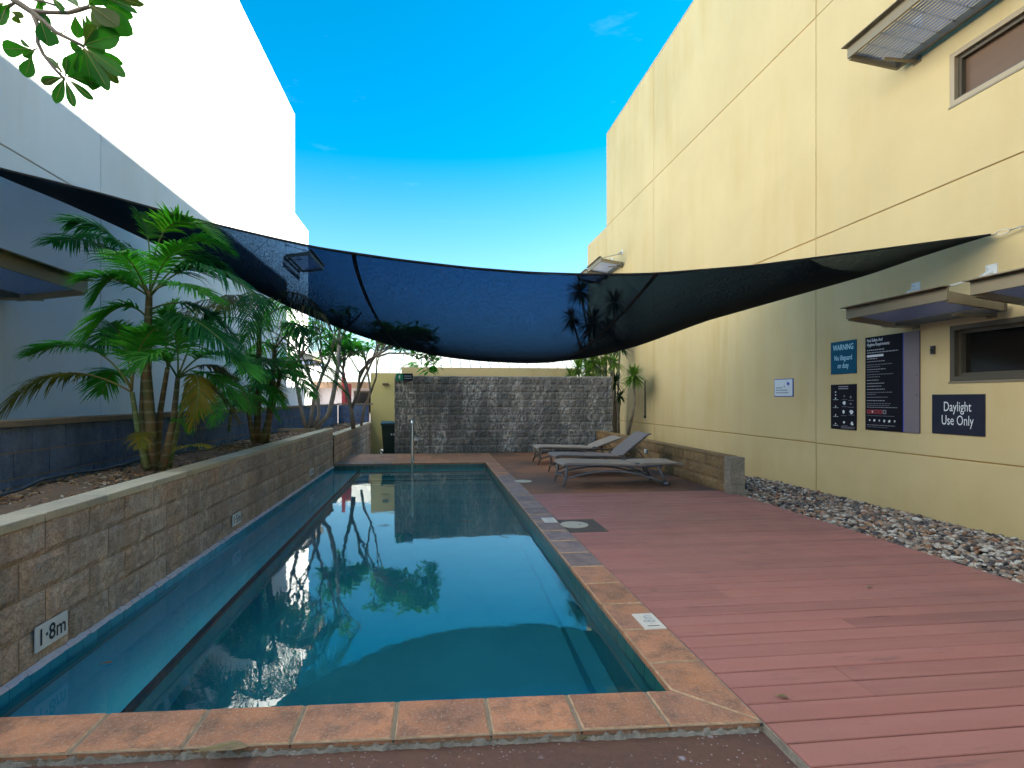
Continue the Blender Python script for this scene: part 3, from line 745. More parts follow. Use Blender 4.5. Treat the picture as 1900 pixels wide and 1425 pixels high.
core(rb, WX_R+0.012, 16, (yT-0.005, yE-0.01), zM-0.015, M['sealant'], [])
facade(rb, 21.21, 1, [5.9, 6.0], [0, 1], M['cream'], None) if False else None
MB().box(WX_R+0.161, 18.0, yT-0.013, yT-0.007, zM, HR-0.02).build('end_wall', M['cream'], rb)
MB().box(WX_R, 18.1, yB, yT, HR+0.001, HR+0.03).build('parapet_flashing', M['pale_beige'], rb)
window(rb, WX_R+0.02, 1, *wl_low, M['alu_dark'], blind=False, mull=1)
window(rb, WX_R+0.02, 1, *wl_up, M['frame_tan'], mull=1)
MB().box(7.2, 7.25, 2.5, 7, 1.0, 2.8).build('unlit_room_sheet', M['black_plastic'], rb)  # black sheet standing for the unlit room behind the lower window

lb = thing('apartment_building', 'white rendered building in full sun on the left side', 'building')
k1 = yL(187); eL, eL2 = yL(547), yL(572)
zsL = [-0.62, 0.87, atX(10,272,WX_L).z, atX(547,395,WX_L).z, HR]
HR = atX(547, 212, WX_L).z; zsL[4] = HR
facade(lb, WX_L, -1, [k1-18.9, k1-12.6, k1-6.3, k1, k1+6.3, eL], zsL, M['white_wall'], None, gap=0.014)
facade(lb, WX_L, -1, [eL, eL2], zsL[:4], M['white_wall'], None, gap=0.014)
core(lb, WX_L-0.012, -15, (k1-18.89, eL-0.01), HR-0.012, M['sealant_grey'], [])
core(lb, WX_L-0.012, -15, (eL-0.005, eL2-0.01), zsL[3]-0.01, M['sealant_grey'], [])
MB().box(-15, WX_L-0.161, eL-0.009, eL-0.006, zsL[3]+0.01, HR-0.02).build('end_wall', M['white_wall'], lb)

def hood(label, X, side, y0, y1, z, proj=0.76, rise=0.10, group='louvred sun hoods on the buildings', bright=False):
    """projecting frame with louvre blades, wall brackets and tie rods"""
    r = thing('sun_hood', label, 'awning', (X, (y0+y1)/2, z), group)
    xo = -side*proj                                     # outward from the wall (local)
    L = y1 - y0; h = L/2
    def lx(t): return xo*t
    def lz(t): return rise*t
    fm = M['alu']
    # outer fascia with lip, inner beam, end channels
    s = MB()
    a, b = sorted((lx(0.97), lx(1.0))); s.box(a,b,-h,h,rise-0.03,rise+0.10)
    a, b = sorted((lx(0.97), lx(1.09))); s.box(a,b,-h-0.02,h+0.02,rise+0.102,rise+0.112)
    s.build('fascia', fm, r)
    s = MB(); a, b = sorted((lx(0.10), lx(0.15))); s.box(a,b,-h,h,-0.03,0.06); s.build('inner_beam', M['alu_dark'], r)
    for sy in (-1, 1):
        s = MB(); yc = sy*h
        s.v = []
        y_a, y_b = sorted((yc, yc - sy*0.035))
        s.prism([(lx(0.15),-0.03),(lx(0.97),rise-0.05),(lx(0.97),rise+0.06),(lx(0.15),0.06)], 'y', y_a, y_b)
        s.build('end_channel', fm, r)
    # louvre blades run along the wall
    bl = MB().prism([(-0.011,0.003),(0.011,-0.005),(0.011,-0.001),(-0.011,0.007)] if side > 0 else [(-0.011,-0.005),(0.011,0.003),(0.011,0.007),(-0.011,-0.001)], 'y', -h+0.037, h-0.037).mesh('blade')
    bl.materials.append(M['louvre'])
    nb = 14
    for i in range(nb):
        t = 0.20 + 0.75*(i+0.5)/nb
        link('blade', bl, None, r, (lx(t), 0, lz(t)+0.015))
    s = MB(); yy = -h+0.18
    while yy < h:
        s.prism([(lx(0.152),0.028),(lx(0.968),rise+0.030),(lx(0.968),rise+0.042),(lx(0.152),0.040)], 'y', yy-0.006, yy+0.006); yy += 0.2
    tag(s.build('cross_bars', M['alu'], r), kind='stuff')
    for sy in (-1, 1):
        yc = sy*(h-0.22)
        s = MB(); a, b = sorted((lx(0.0)-side*0.001, lx(0.018))); s.box(a,b,yc-0.05,yc+0.05,-0.07,0.10)
        a, b = sorted((lx(0.018), lx(0.6))); s.box(a,b,yc-0.02,yc+0.02,-0.055,-0.032)
        s.build('wall_bracket', M['alu'], r)
        s = MB(); a, b = sorted((-side*0.001, -side*0.014)); s.box(a,b,yc-0.06,yc+0.06,0.36,0.50)
        for q in (0.39, 0.47): s.box(*sorted((-side*0.014,-side*0.024)), yc+0.03, yc+0.045, q-0.008, q+0.008)
        rp = s.build('rod_plate', M['white_paint'], r)
        s = MB().tube([(-side*0.014, yc, 0.42), (lx(0.16), yc, 0.36)], 0.028, 8).tube([(lx(0.16), yc, 0.36), (lx(0.97), yc, rise+0.10)], 0.010, 8)
        s.build('tie_rod', M['white_paint'] if X > 0 and y0 < 10 or X < 0 else M['galv'], r)
    return r
def hood_at(label, X, side, u_far, v_far, u_near=None, length=None, proj=0.76, rise=0.10):
    xo = X - side*proj; p = atX(u_far, v_far, xo)
    y1 = p.y; y0 = atX(u_near, 600, xo).y if u_near is not None else y1 - length
    return hood(label, X, side, y0, y1, p.z - rise - 0.10, proj, rise)
hood_at('louvred hood over the high window at the top right corner', WX_R, 1, 1572, 90, None, 2.6)
hood_at('louvred hood just above and left of the lower window beside the pool signs', WX_R, 1, 1570, 573, 1757)
hood_at('louvred hood over the lower window cut off by the right edge', WX_R, 1, 1800, 523, None, 1.5)
hood_at('farther right building hood with its tie rod seen above the shade sail', WX_R, 1, 1091, 497, 1115)
hood_at('farthest right building hood half hidden by the upper edge of the sail', WX_R, 1, 1072, 514, 1089)
hood_at('dark hood low on the white building at the left edge', WX_L, -1, 163, 522, None, 2.4)
hood_at('hood high on the white building seen through the shade sail', WX_L, -1, 600, 494, 575)
hood_at('small hood low on the far corner of the white building behind the palms', WX_L, -1, 598, 668, 560)

# far houses beyond the courtyard
fh = thing('house', 'long low white roofed house beyond the courtyard walls', 'house')
ex0 = -7.2; ex1 = 7.5; YH = 25.0; EZ = 1.4 + 24/F_*YH
MB().box(ex0+0.3, ex1-0.3, YH+0.5, YH+9, -0.62, EZ-0.02).build('wall', simple('house_wall', (0.60,0.58,0.66), 0.8), fh)
s = MB(); RZ = 3.9
s.quad((ex0,YH,EZ+0.16),(ex1,YH,EZ+0.16),(ex1-0.0,YH+5,RZ),(ex0+0.0,YH+5,RZ)); s.quad((ex0,YH+5,RZ),(ex1,YH+5,RZ),(ex1,YH+10,EZ+0.16),(ex0,YH+10,EZ+0.16))
M['roof'] = simple('white_metal_roof', (0.52,0.52,0.46), 0.5, var=0.04)
s.build('roof', M['roof'], fh)
nb = 40
for i in range(nb):
    x = ex0 + (ex1-ex0)*(i+0.5)/nb
rb_me = MB().tube([(0,0,0),(0,5,RZ-EZ-0.16)], 0.02, 5).mesh('roof_rib'); rb_me.materials.append(M['roof'])
for i in range(30): link('roof_rib', rb_me, None, fh, (ex0 + (ex1-ex0)*(i+0.5)/30, YH, EZ+0.165))
MB().box(ex0, ex1, YH-0.02, YH+0.06, EZ-0.12, EZ+0.15).build('fascia', simple('brown_fascia', (0.32,0.21,0.14), 0.7), fh)
MB().box(ex0+0.02, ex1-0.02, YH+0.061, YH+0.5, EZ-0.10, EZ-0.06).build('eave_soffit', M['pale_beige'], fh)
for (xa, xb) in ((-3.6,-2.3),(-2.2,-1.0)):
    w = MB().box(xa, xb, YH+0.42, YH+0.498, 0.75, 1.75).build('window', M['alu_dark'], fh)
    MB().box(xa+0.06, (xa+xb)/2-0.03, YH+0.40, YH+0.419, 0.81, 1.69).build('pane', M['glass'], w)
    MB().box((xa+xb)/2+0.03, xb-0.06, YH+0.40, YH+0.419, 0.81, 1.69).build('pane', M['glass'], w)
# gable house to the right of it, behind
gh = thing('house', 'pale gabled house with grey roof edge beyond the parapet', 'house')
s = MB().prism([(-2.6,-0.62),(5.2,-0.62),(5.2,3.0),(1.2,4.3),(-2.6,3.0)], 'y', 36.5, 42); s.build('wall', M['white_wall'], gh)
s = MB().tube([(-2.9,36.4,2.95),(1.2,36.4,4.35),(5.5,36.4,2.95)], 0.08, 6); s.build('bargeboard', M['galv'], gh)
bh = thing('apartment_building', 'pale two storey block with dark posts and stairs far beyond the parapet', 'building')
s = MB().box(4.2, 14, 33, 41, -0.62, 3.3); s.build('wall', simple('lilac_wall', (0.45,0.46,0.60), 0.8), bh)
for i in range(6): MB().box(4.3+i*0.9, 4.42+i*0.9, 32.6, 32.72, 2.63, 3.6).build('post', M['alu_dark'], bh)
MB().box(4.1, 10, 32.5, 33, 2.5, 2.62).build('landing', M['alu_dark'], bh)
for i in range(3): MB().box(5+i*2.2, 6.2+i*2.2, 32.9, 32.998, 2.7, 3.2).build('window', M['glass'], bh)
ph = thing('house', 'white house with blue grey awning roof at the far end of the white building', 'house')
xa = atY(520, 700, 23).x; xb = atY(561, 700, 23).x
MB().box(xa-3, xb, 23, 27, -0.62, 1.4+62/F_*23).build('wall', M['white_wall'], ph)
xc = atY(598, 680, 22.5).x
s = MB(); zt = 1.4 + 72/F_*22.5; s.v = []; s.prism([(xa-3, zt-0.25), (xc, zt-0.28), (xc-0.35, zt+0.05), (xa-3, zt+0.10)], 'y', 22.2, 22.95)
s.build('awning_roof', simple('blue_grey_sheet', (0.16,0.22,0.42), 0.5), ph)
# red mast
rp = thing('red_post', 'tall red board standing behind the frangipani trunks', 'post')
a = atY(634, 742, 19.6); b_ = atY(639.5, 691, 19.6)
s = MB().box(a.x, b_.x+0.01, 19.6, 19.66, -0.62, b_.z); s.build('board', simple('red_paint', (0.45,0.05,0.06), 0.6), rp)
a = atY(640, 742, 19.62); b_ = atY(652, 712, 19.62)
MB().box(a.x+0.01, b_.x, 19.62, 19.66, -0.62, b_.z).build('side_board', simple('dark_red_paint', (0.30,0.04,0.04), 0.6), rp)

# =================================================================== SHADE SAIL
VN = [(-60,296),(0,313),(95,336),(190,360),(290,388),(385,413),(490,438),(590,460),(740,482),(870,497),(985,506),(1100,509.5),(1213,508),(1400,493),(1600,467),(1720,451),(1838,435.5)]
VS = [(-60,298),(0,328),(95,366),(198,411),(350,482),(500,552),(572,586),(645,616),(716,639),(800,659),(870,669),(980,676.5),(1100,664),(1180,644),(1240,622),(1300,599),(1450,556),(1600,514),(1720,473),(1838,437)]
def smooth_tab(tab, u, r=38):
    return sum(interp(u+k*r/4, tab)*w for k, w in ((-4,1),(-2,2),(0,3),(2,2),(4,1)))/9
U0, U1 = -60, 1838
def sail(u, t):
    s = (u-U0)/(U1-U0); env = math.sin(PI*min(max(s,0),1))**0.8
    dn = 4.65 + (5.75-4.65)*s + 0.55*env; df = dn + 0.04 + 4.6*env
    ends = min(1, (u-U0)/60, (U1-u)/60)
    vn = smooth_tab(VN, u) if ends >= 1 else interp(u, VN); vs_ = smooth_tab(VS, u) if ends >= 1 else interp(u, VS)
    en, es = (HV-vn)/F_, (HV-vs_)/F_
    ef = es + 0.985*(en-es)
    tm = 0.62
    e = es + (en-es)*abs(1-t/tm)**1.75 if t <= tm else es + (ef-es)*((t-tm)/(1-tm))**2
    d = dn + (df-dn)*t
    w = 0.010*noise.noise(Vector((u*0.012, t*1.5, 3.1)))*env
    p = C0 + (Fv + Rv*((u-CX)/F_) + Vector((0,0,e)))*d
    p.z += w*min(1, t*4)
    return p
ss = thing('shade_sail', 'large sagging black mesh shade sail strung across the pool', 'shade sail')
NU, NV = 150, 26
sm = MB()
for i in range(NU+1):
    for j in range(NV+1): sm.v.append(tuple(sail(U0+(U1-U0)*i/NU, j/NV)))
for i in range(NU):
    for j in range(NV):
        a = i*(NV+1)+j; sm.f.append((a, a+NV+1, a+NV+2, a+1))
sm.build('cloth', M['cloth'], ss, smooth=True)
def strip(us, w, name, off=-0.006):
    s = MB(); n = 40
    for i in range(n+1):
        t = 0.68*i/n; u = us(t); p = sail(u, min(1,t)); q = sail(u+6, min(1,t)); ax = (q-p).normalized()
        s.v += [tuple(p - ax*w/2 + Vector((0,0,off))), tuple(p + ax*w/2 + Vector((0,0,off)))]
    for i in range(n): s.f.append((2*i, 2*i+1, 2*i+3, 2*i+2))
    return s.build(name, M['webbing'], ss, smooth=True)
strip(lambda t: 656 + 102*min(1,t/0.62)**1.3 + max(0,t-0.62)*60, 0.045, 'seam')
strip(lambda t: 1218 - 200*min(1,t/0.62)**1.05 - max(0,t-0.62)*60, 0.050, 'seam')
s = MB(); s.tube([sail(U0+(U1-U0)*i/120, 0) for i in range(121)], 0.011, 6); s.build('edge_rope', M['webbing'], ss)
s = MB(); s.tube([sail(U0+(U1-U0)*i/120, 1) for i in range(121)], 0.006, 6); s.build('edge_rope', M['webbing'], ss)
pR = sail(U1, 0.5); anc = atX(1965, 401, WX_R)
s = MB(); dirv = (anc-pR).normalized()
s.tube([pR - dirv*0.02, pR+dirv*0.05], 0.006, 6)
ring = []
side_ = dirv.cross(Vector((0,0,1))).normalized(); upv = side_.cross(dirv).normalized()
for i in range(17):
    an = 2*PI*i/16; ring.append(pR + dirv*(0.115 + 0.062*math.cos(an)) + (upv*0.8+side_*0.5)*0.024*math.sin(an))
s.tube(ring, 0.0045, 6, caps=False); s.tube([pR+dirv*0.175, pR+dirv*0.21], 0.006, 6)
s.build('shackle', M['galv'], ss)
L = (anc-pR).length; nL = int((L-0.2)/0.035)
lk = []
for i in range(nL):
    c = pR + dirv*(0.22+0.035*i); a1 = upv if i % 2 else side_
    s = MB(); s.tube([c + dirv*0.024*math.cos(2*PI*q/8) + a1*0.010*math.sin(2*PI*q/8) for q in range(9)], 0.0032, 5, caps=False)
    s.build('chain_link', M['galv'], ss)
s = MB(); s.box(WX_R-0.015, WX_R-0.001, anc.y-0.06, anc.y+0.06, anc.z-0.06, anc.z+0.06); s.build('wall_plate', M['galv'], ss)
pL = sail(U0, 0.5); s = MB(); s.tube([pL, Vector((WX_L-0.02, pL.y-0.05, pL.z+0.10))], 0.007, 6); s.build('turnbuckle', M['galv'], ss)
pF = sail(1150, 1.0); s = MB(); s.tube([pF, Vector((WX_R+0.01, 14.4, 3.95))], 0.005, 6); s.build('stay_cable', M['galv'], ss)
pF = sail(500, 1.0); s = MB(); s.tube([pF, Vector((WX_L-0.01, 12.6, 4.1))], 0.005, 6); s.build('stay_cable', M['galv'], ss)

# =================================================================== SIGNS
def text(body, size, origin, right, up, m, parent, name='lettering', sx=1.0, align='LEFT', bold=0.0, space=1.0):
    cu = bpy.data.curves.new('txt', 'FONT'); cu.body = body; cu.size = size; cu.align_x = align; cu.space_line = space
    cu.offset = bold; cu.extrude = 0.0; cu.resolution_u = 3
    tmp = bpy.data.objects.new('txt', cu); col.objects.link(tmp)
    dg = bpy.context.evaluated_depsgraph_get(); me = bpy.data.meshes.new_from_object(tmp.evaluated_get(dg))
    bpy.data.objects.remove(tmp); bpy.data.curves.remove(cu)
    me.materials.clear(); me.materials.append(m)
    right, up = Vector(right), Vector(up); nrm = right.cross(up)
    o = bpy.data.objects.new(name, me); col.objects.link(o)
    mat = Matrix(((right.x*sx, up.x, nrm.x, origin[0]), (right.y*sx, up.y, nrm.y, origin[1]), (right.z*sx, up.z, nrm.z, origin[2]), (0,0,0,1)))
    me.transform(mat)
    if parent: o.parent = parent
    return o
def wall_sign(name, label, cat, u0, u1, vt, vb, m, th=0.012, X=WX_R):
    y_far = atX(u0, vt, X).y; y_near = atX(u1, vt, X).y
    zt = atX(u0, vt, X).z; zb = atX(u0, vb, X).z
    r = thing(name, label, cat)
    MB().box(X-th, X-0.001, y_near, y_far, zb, zt).build('panel', m, r)
    return r, y_far, y_near, zb, zt, X-th-0.0015
R_, U_ = Vector((0,-1,0)), Vector((0,0,1))
def bar(ys_, ye_, z, h, m, r, x, name='print_line'):
    q = MB(); q.quad((x,ys_,z-h/2),(x,ye_,z-h/2),(x,ye_,z+h/2),(x,ys_,z+h/2)); return q.build(name, m, r)
# WARNING
r, yf, yn, zb, zt, x = wall_sign('warning_sign', 'teal sign reading WARNING No lifeguard on duty', 'sign', 1543, 1590, 636, 695, M['sign_teal'])
w_, h_ = yf-yn, zt-zb; yc = (yf+yn)/2
text('WARNING', 0.115, (x, yc, zt-0.27*h_), R_, U_, M['ink_cyan'], r, sx=0.72, align='CENTER', bold=0.0015)
text('No lifeguard', 0.105, (x, yc, zt-0.58*h_), R_, U_, M['ink_cyan'], r, sx=0.66, align='CENTER', bold=0.001)
text('on duty', 0.105, (x, yc, zt-0.82*h_), R_, U_, M['ink_cyan'], r, sx=0.66, align='CENTER', bold=0.001)
# resuscitation chart
r, yf, yn, zb, zt, x = wall_sign('safety_chart', 'black first aid chart with white pictograms below the teal warning sign', 'sign', 1543, 1590, 714, 795, M['sign_black'])
w_, h_ = yf-yn, zt-zb
rg = random.Random(4)
for q in range(2): bar(yf-0.32*w_, yn+0.30*w_, zt-(0.05+0.045*q)*h_, 0.012, M['ink_grey'], r, x)
def blob(cy, cz, s_, m, seed):
    rr = random.Random(seed); n = 9; q = MB()
    q.v = [(x, cy+math.cos(2*PI*i/n)*s_*rr.uniform(0.35,1), cz+math.sin(2*PI*i/n)*s_*rr.uniform(0.4,1)) for i in range(n)]; q.f = [tuple(range(n))]
    return q.build('pictogram', m, r)
for q, zz in enumerate((0.20,0.27,0.34,0.52,0.72,0.92)):
    blob(yf-0.20*w_, zt-(zz-0.035)*h_, 0.016, M['ink_white'], q)
    if q > 1: bar(yf-0.10*w_, yf-0.31*w_, zt-zz*h_, 0.010, M['ink_grey'], r, x)
for q, (a_, c_, s_) in enumerate(((0.55,0.42,0.038),(0.52,0.62,0.040),(0.82,0.60,0.042),(0.55,0.84,0.030),(0.85,0.86,0.036),(0.55,0.26,0.022),(0.80,0.28,0.024),(0.80,0.43,0.022))):
    blob(yf-a_*w_, zt-c_*h_, s_, M['ink_white'] if q < 5 else M['ink_faint'], 20+q)
    bar(yf-(a_-0.10)*w_, yf-(a_+0.12)*w_, zt-(c_+0.075)*h_, 0.006, M['ink_faint'], r, x)
for q in range(3): bar(yf-0.42*w_, yn+0.06*w_, zt-(0.935+0.018*q)*h_, 0.006, M['ink_faint'], r, x)
# big rules board
r, yf, yn, zb, zt, x = wall_sign('pool_rules_board', 'tall black pool safety board with small white text and grey right strip', 'sign', 1607, 1708, 627, 797, M['sign_black'])
w_, h_ = yf-yn, zt-zb; ysplit = atX(1679, 700, WX_R).y
MB().box(x-0.002, x+0.001, yn, ysplit, zb, zt).build('grey_strip', M['sign_grey'], r)
MB().box(x-0.003, x+0.001, ysplit, ysplit+0.012, zb, zt).build('blue_edge', M['sign_blue'], r)
for zz in (0.43, 0.63): 
    q = MB(); q.box(x-0.006, x-0.002, yn+0.03, yn+0.042, zt-zz*h_-0.006, zt-zz*h_+0.006); q.build('screw', M['ink_black'], r)
ws = yf-ysplit; yl_ = yf-0.05*ws
text('Pool Safety And', 0.058, (x, yl_, zt-0.052*h_), R_, U_, M['ink_white'], r, sx=0.70, bold=0.0008)
text('Hygiene Requirements', 0.058, (x, yl_, zt-0.098*h_), R_, U_, M['ink_white'], r, sx=0.70, bold=0.0008)
for fr_, wd, hh, mm in ((0.142,0.50,0.014,'ink_grey'),(0.170,0.88,0.012,'ink_grey'),(0.205,0.48,0.030,'ink_white'),(0.235,0.30,0.010,'ink_grey'),(0.265,0.52,0.009,'ink_grey'),(0.30,0.72,0.009,'ink_faint'),(0.322,0.40,0.009,'ink_faint'),
        (0.35,0.55,0.009,'ink_grey'),(0.375,0.36,0.009,'ink_faint'),(0.405,0.75,0.009,'ink_faint'),(0.43,0.38,0.009,'ink_faint'),(0.465,0.34,0.010,'ink_grey'),(0.50,0.50,0.010,'ink_grey'),(0.53,0.42,0.010,'ink_grey'),(0.563,0.52,0.010,'ink_grey'),
        (0.596,0.72,0.009,'ink_faint'),(0.616,0.26,0.009,'ink_faint'),(0.648,0.60,0.010,'ink_faint'),(0.684,0.52,0.010,'ink_grey'),(0.715,0.68,0.008,'ink_faint'),(0.735,0.64,0.007,'ink_faint'),(0.755,0.86,0.007,'ink_grey'),
        (0.945,0.80,0.006,'ink_grey'),(0.965,0.60,0.006,'ink_faint'),(0.845,0.78,0.003,'ink_grey')):
    # broken into word-length dashes
    pos = yl_; end = yl_ - wd*ws*0.92
    if hh > 0.02 or hh < 0.004: bar(pos, end, zt-fr_*h_, hh, M[mm], r, x); continue
    q = MB()
    while pos > end:
        l_ = rg.uniform(0.018, 0.05); e_ = max(end, pos-l_)
        q.quad((x,pos,zt-fr_*h_-hh/2),(x,e_,zt-fr_*h_-hh/2),(x,e_,zt-fr_*h_+hh/2),(x,pos,zt-fr_*h_+hh/2)); pos = e_-0.008
    q.build('print_line', M[mm], r)
for q in range(5):
    yq = yl_-0.105*ws*q
    bar(yq, yq-0.095*ws, zt-0.803*h_, 0.055, M['ink_red'] if q < 4 else M['ink_faint'], r, x, 'pictogram_tile')
    x_s = x; x = x-0.0012; blob(yq-0.048*ws, zt-0.803*h_, 0.016, M['ink_white'] if q == 1 else M['sign_black'], 60+q); x = x_s
for q in range(6):
    yq = yl_-0.13*ws*q - 0.02; blob(yq-0.04*ws, zt-0.895*h_, 0.026 if q in (1,3,4) else 0.018, M['ink_white'], 80+q)
# daylight
r, yf, yn, zb, zt, x = wall_sign('daylight_sign', 'dark navy sign reading Daylight Use Only', 'sign', 1731, 1829, 732, 803.5, M['sign_navy'])
w_, h_ = yf-yn, zt-zb; yc = (yf+yn)/2
text('Daylight', 0.158, (x, yc, zt-0.42*h_), R_, U_, M['ink_white'], r, sx=0.64, align='CENTER')
text('Use Only', 0.158, (x, yc, zt-0.76*h_), R_, U_, M['ink_white'], r, sx=0.64, align='CENTER')
# small notice
r, yf, yn, zb, zt, x = wall_sign('notice_plate', 'small pale blue notice plate on the cream wall', 'sign', 1438, 1472.5, 704, 736, M['sign_blue'])
MB().box(x-0.001, x+0.001, yn+0.012, yf-0.012, zb+0.012, zt-0.012).build('face', M['plate'], r); x -= 0.0025
for q, wd in ((0.50,0.45),(0.64,0.8),(0.78,0.85)): bar(yf-0.05, yf-0.05-(yf-yn-0.1)*wd, zt-q*(zt-zb), 0.022, M['ink_worn'], r, x)
blob(yn+0.12, zt-0.09, 0.045, M['sign_blue'], 5); blob(yn+0.22, zt-0.13, 0.03, M['ink_worn'], 6)
# small black reader on the wall
p = atX(1733, 649.5, WX_R); r = thing('wall_sensor', 'small black box on the wall between the rules board and window', 'sensor')
MB().box(WX_R-0.03, WX_R-0.001, p.y-0.022, p.y+0.022, p.z-0.048, p.z+0.048).build('case', M['black_plastic'], r); MB().box(WX_R-0.034, WX_R-0.031, p.y-0.012, p.y+0.012, p.z-0.02, p.z+0.01).build('lens', M['glass'], r)
# crack / small drilled chip lower on the wall
# exit style sign on grey wall
xg0, xg1 = atY(735, 700, 14.46).x, atY(766, 700, 14.46).x; zg0, zg1 = atY(735, 706.5, 14.46).z, atY(735, 693, 14.46).z
r = thing('exit_sign', 'green and dark sign at the top left corner of the grey wall', 'sign'); xm = xg0 + (xg1-xg0)*0.42
MB().box(xg0, xm-0.001, 14.42, 14.445, zg0, zg1).build('green_panel', M['sign_green'], r); MB().box(xm, xg1, 14.42, 14.445, zg0, zg1).build('dark_panel', M['sign_navy'], r)
q = MB(); cxg = (xg0+xm)/2; n = 7; q.v = [(cxg+math.cos(2*PI*i/n)*0.028*(1 if i%2 else 0.6), 14.418, (zg0+zg1)/2+math.sin(2*PI*i/n)*0.05) for i in range(n)]; q.f = [tuple(range(n))]; q.build('pictogram', M['ink_white'], r)
for q_ in range(2):
    q = MB(); q.quad((xm+0.03,14.418,zg0+0.05+q_*0.06),(xg1-0.03,14.418,zg0+0.05+q_*0.06),(xg1-0.03,14.418,zg0+0.075+q_*0.06),(xm+0.03,14.418,zg0+0.075+q_*0.06)); q.build('print_line', M['ink_worn'], r)
# depth plates on the planter wall
def depth_wall(label, body, u0, u1, v0t, v0b):
    X = XW+0.024; p0, p1 = atX(u0, v0t, X), atX(u1, v0t, X); zt_, zb_ = p0.z, atX(u0, v0b, X).z
    r = thing('depth_sign', label, 'sign', group='depth plates on the planter wall')
    MB().box(X-0.006, X, p0.y, p1.y, zb_, zt_).build('plate', M['plate'], r)
    h_ = zt_-zb_; yc = (p0.y+p1.y)/2
    text(body, h_*0.92, (X+0.0012, yc, zb_+h_*0.20), Vector((0,1,0)), U_, M['ink_black'], r, sx=0.70*(p1.y-p0.y)/h_/1.45, align='CENTER', bold=0.002)
depth_wall('white 1·8m depth plate nearest the camera on the planter wall', '1·8m', 66, 125.5, 1166, 1213)
depth_wall('white 1·5m depth plate midway along the planter wall', '1·5m', 432, 447, 956, 978)
depth_wall('white 1·2m depth plate near the pool steps', '1·2m', 574, 582.5, 872, 884)
def depth_floor(label, body, u, v, w, L, worn):
    c = atZ(u, v, 0.003); r = thing('depth_sign', label, 'sign', group='depth plates on the coping')
    x0, x1 = c.x-w/2, min(c.x+w/2, XO-0.012)
    MB().box(x0, x1, c.y-L/2, c.y+L/2, -0.002, 0.006).build('plate', M['plate_warm'], r)
    right, up = Vector((0,1,0)), Vector((-1,0,0))
    y = c.y - L*0.42
    for i, ch in enumerate(body):
        m = M['ink_black'] if (i == 0) else M[worn]
        text(ch, w*0.75, (x1-w*0.2, y, 0.0075), right, up, m, r, sx=0.75, bold=0.001 if i == 0 else 0)
        y += L*(0.20 if ch != '·' else 0.10)
depth_floor('worn white depth plate on the orange coping tile nearest the deck corner', '1·8m', 1205, 1152.5, 0.145, 0.235, 'ink_worn')
depth_floor('small worn depth plate on the mauve coping beside the round lid', '1·5m', 1019, 965, 0.145, 0.235, 'ink_worn')

# outlets
r = thing('power_outlet', 'white weatherproof outlet on the low sandy wall', 'outlet'); p = atX(1200, 837, LX)
MB().box(LX-0.035, LX-0.006, p.y-0.05, p.y+0.05, p.z-0.04, p.z+0.04).build('box', M['white_paint'], r); MB().box(LX-0.045, LX-0.036, p.y-0.02, p.y+0.02, p.z-0.02, p.z+0.02).build('cover', M['plate'], r)
r = thing('power_outlet', 'grey outlet on the block wall behind the handrail', 'outlet'); p = atY(771, 815, 14.45)
MB().box(p.x-0.07, p.x+0.07, 14.42, 14.455, p.z-0.05, p.z+0.05).build('box', M['galv'], r); MB().box(p.x-0.03, p.x+0.03, 14.41, 14.419, p.z-0.02, p.z+0.02).build('cover', M['plate'], r)
r = thing('downpipe', 'thin brown pipe running down the cream wall joint', 'pipe'); 
MB().tube([(WX_R-0.02,14.85,0.95),(WX_R-0.02,14.85,1.9)], 0.018, 8).build('tube', M['alu_dark'], r); MB().box(WX_R-0.04,WX_R-0.001,14.82,14.88,0.86,0.94).build('clip', M['black_plastic'], r)

# skimmer lids
r = thing('skimmer_cover', 'round cream lid in a dark concrete square cut into the deck', 'pool cover', group='skimmer lids')
q = MB(); q.box(XO+0.001, 1.835, 5.625, 6.225, -0.03, 0.0035); q.build('surround', M['plate_dark'], r)
q = MB().disc((1.545, 5.95), 0.155, 0.004, 0.010, 36); l = q.build('lid', M['lid'], r); MB().disc((1.60,5.93),0.012,0.0105,0.012,12).build('finger_hole', M['ink_black'], l)
r = thing('skimmer_cover', 'round cream lid in the brown floor near the first lounger', 'pool cover', group='skimmer lids')
q = MB().disc((1.50, 9.20), 0.15, 0.0, 0.008, 36); l = q.build('lid', M['lid'], r); MB().disc((1.53,9.2),0.010,0.0085,0.0098,12).build('finger_hole', M['ink_black'], l)

# handrail
r = thing('pool_handrail', 'stainless steel handrail post at the pool steps', 'handrail')
xh = atY(765, 800, 12.0).x
pts = []
for i in range(9):
    an = PI/2*i/8; pts.append((xh, 11.97+0.09*(1-math.cos(an)) , 0.83+0.09*math.sin(an)))
pts = [(xh, 11.82, -0.55), (xh, 11.90, 0.2)] + pts + [(xh, 12.42, 0.92)]
for i in range(1,9):
    an = PI/2*i/8; pts.append((xh, 12.42+0.09*math.sin(an), 0.92-0.09*(1-math.cos(an))))
pts += [(xh, 12.53, 0.0)]
MB().tube(pts, 0.024, 12).build('rail', M['steel'], r, smooth=True)
MB().disc((xh,12.53), 0.055, 0.0005, 0.014, 20).build('base_flange', M['steel'], r)

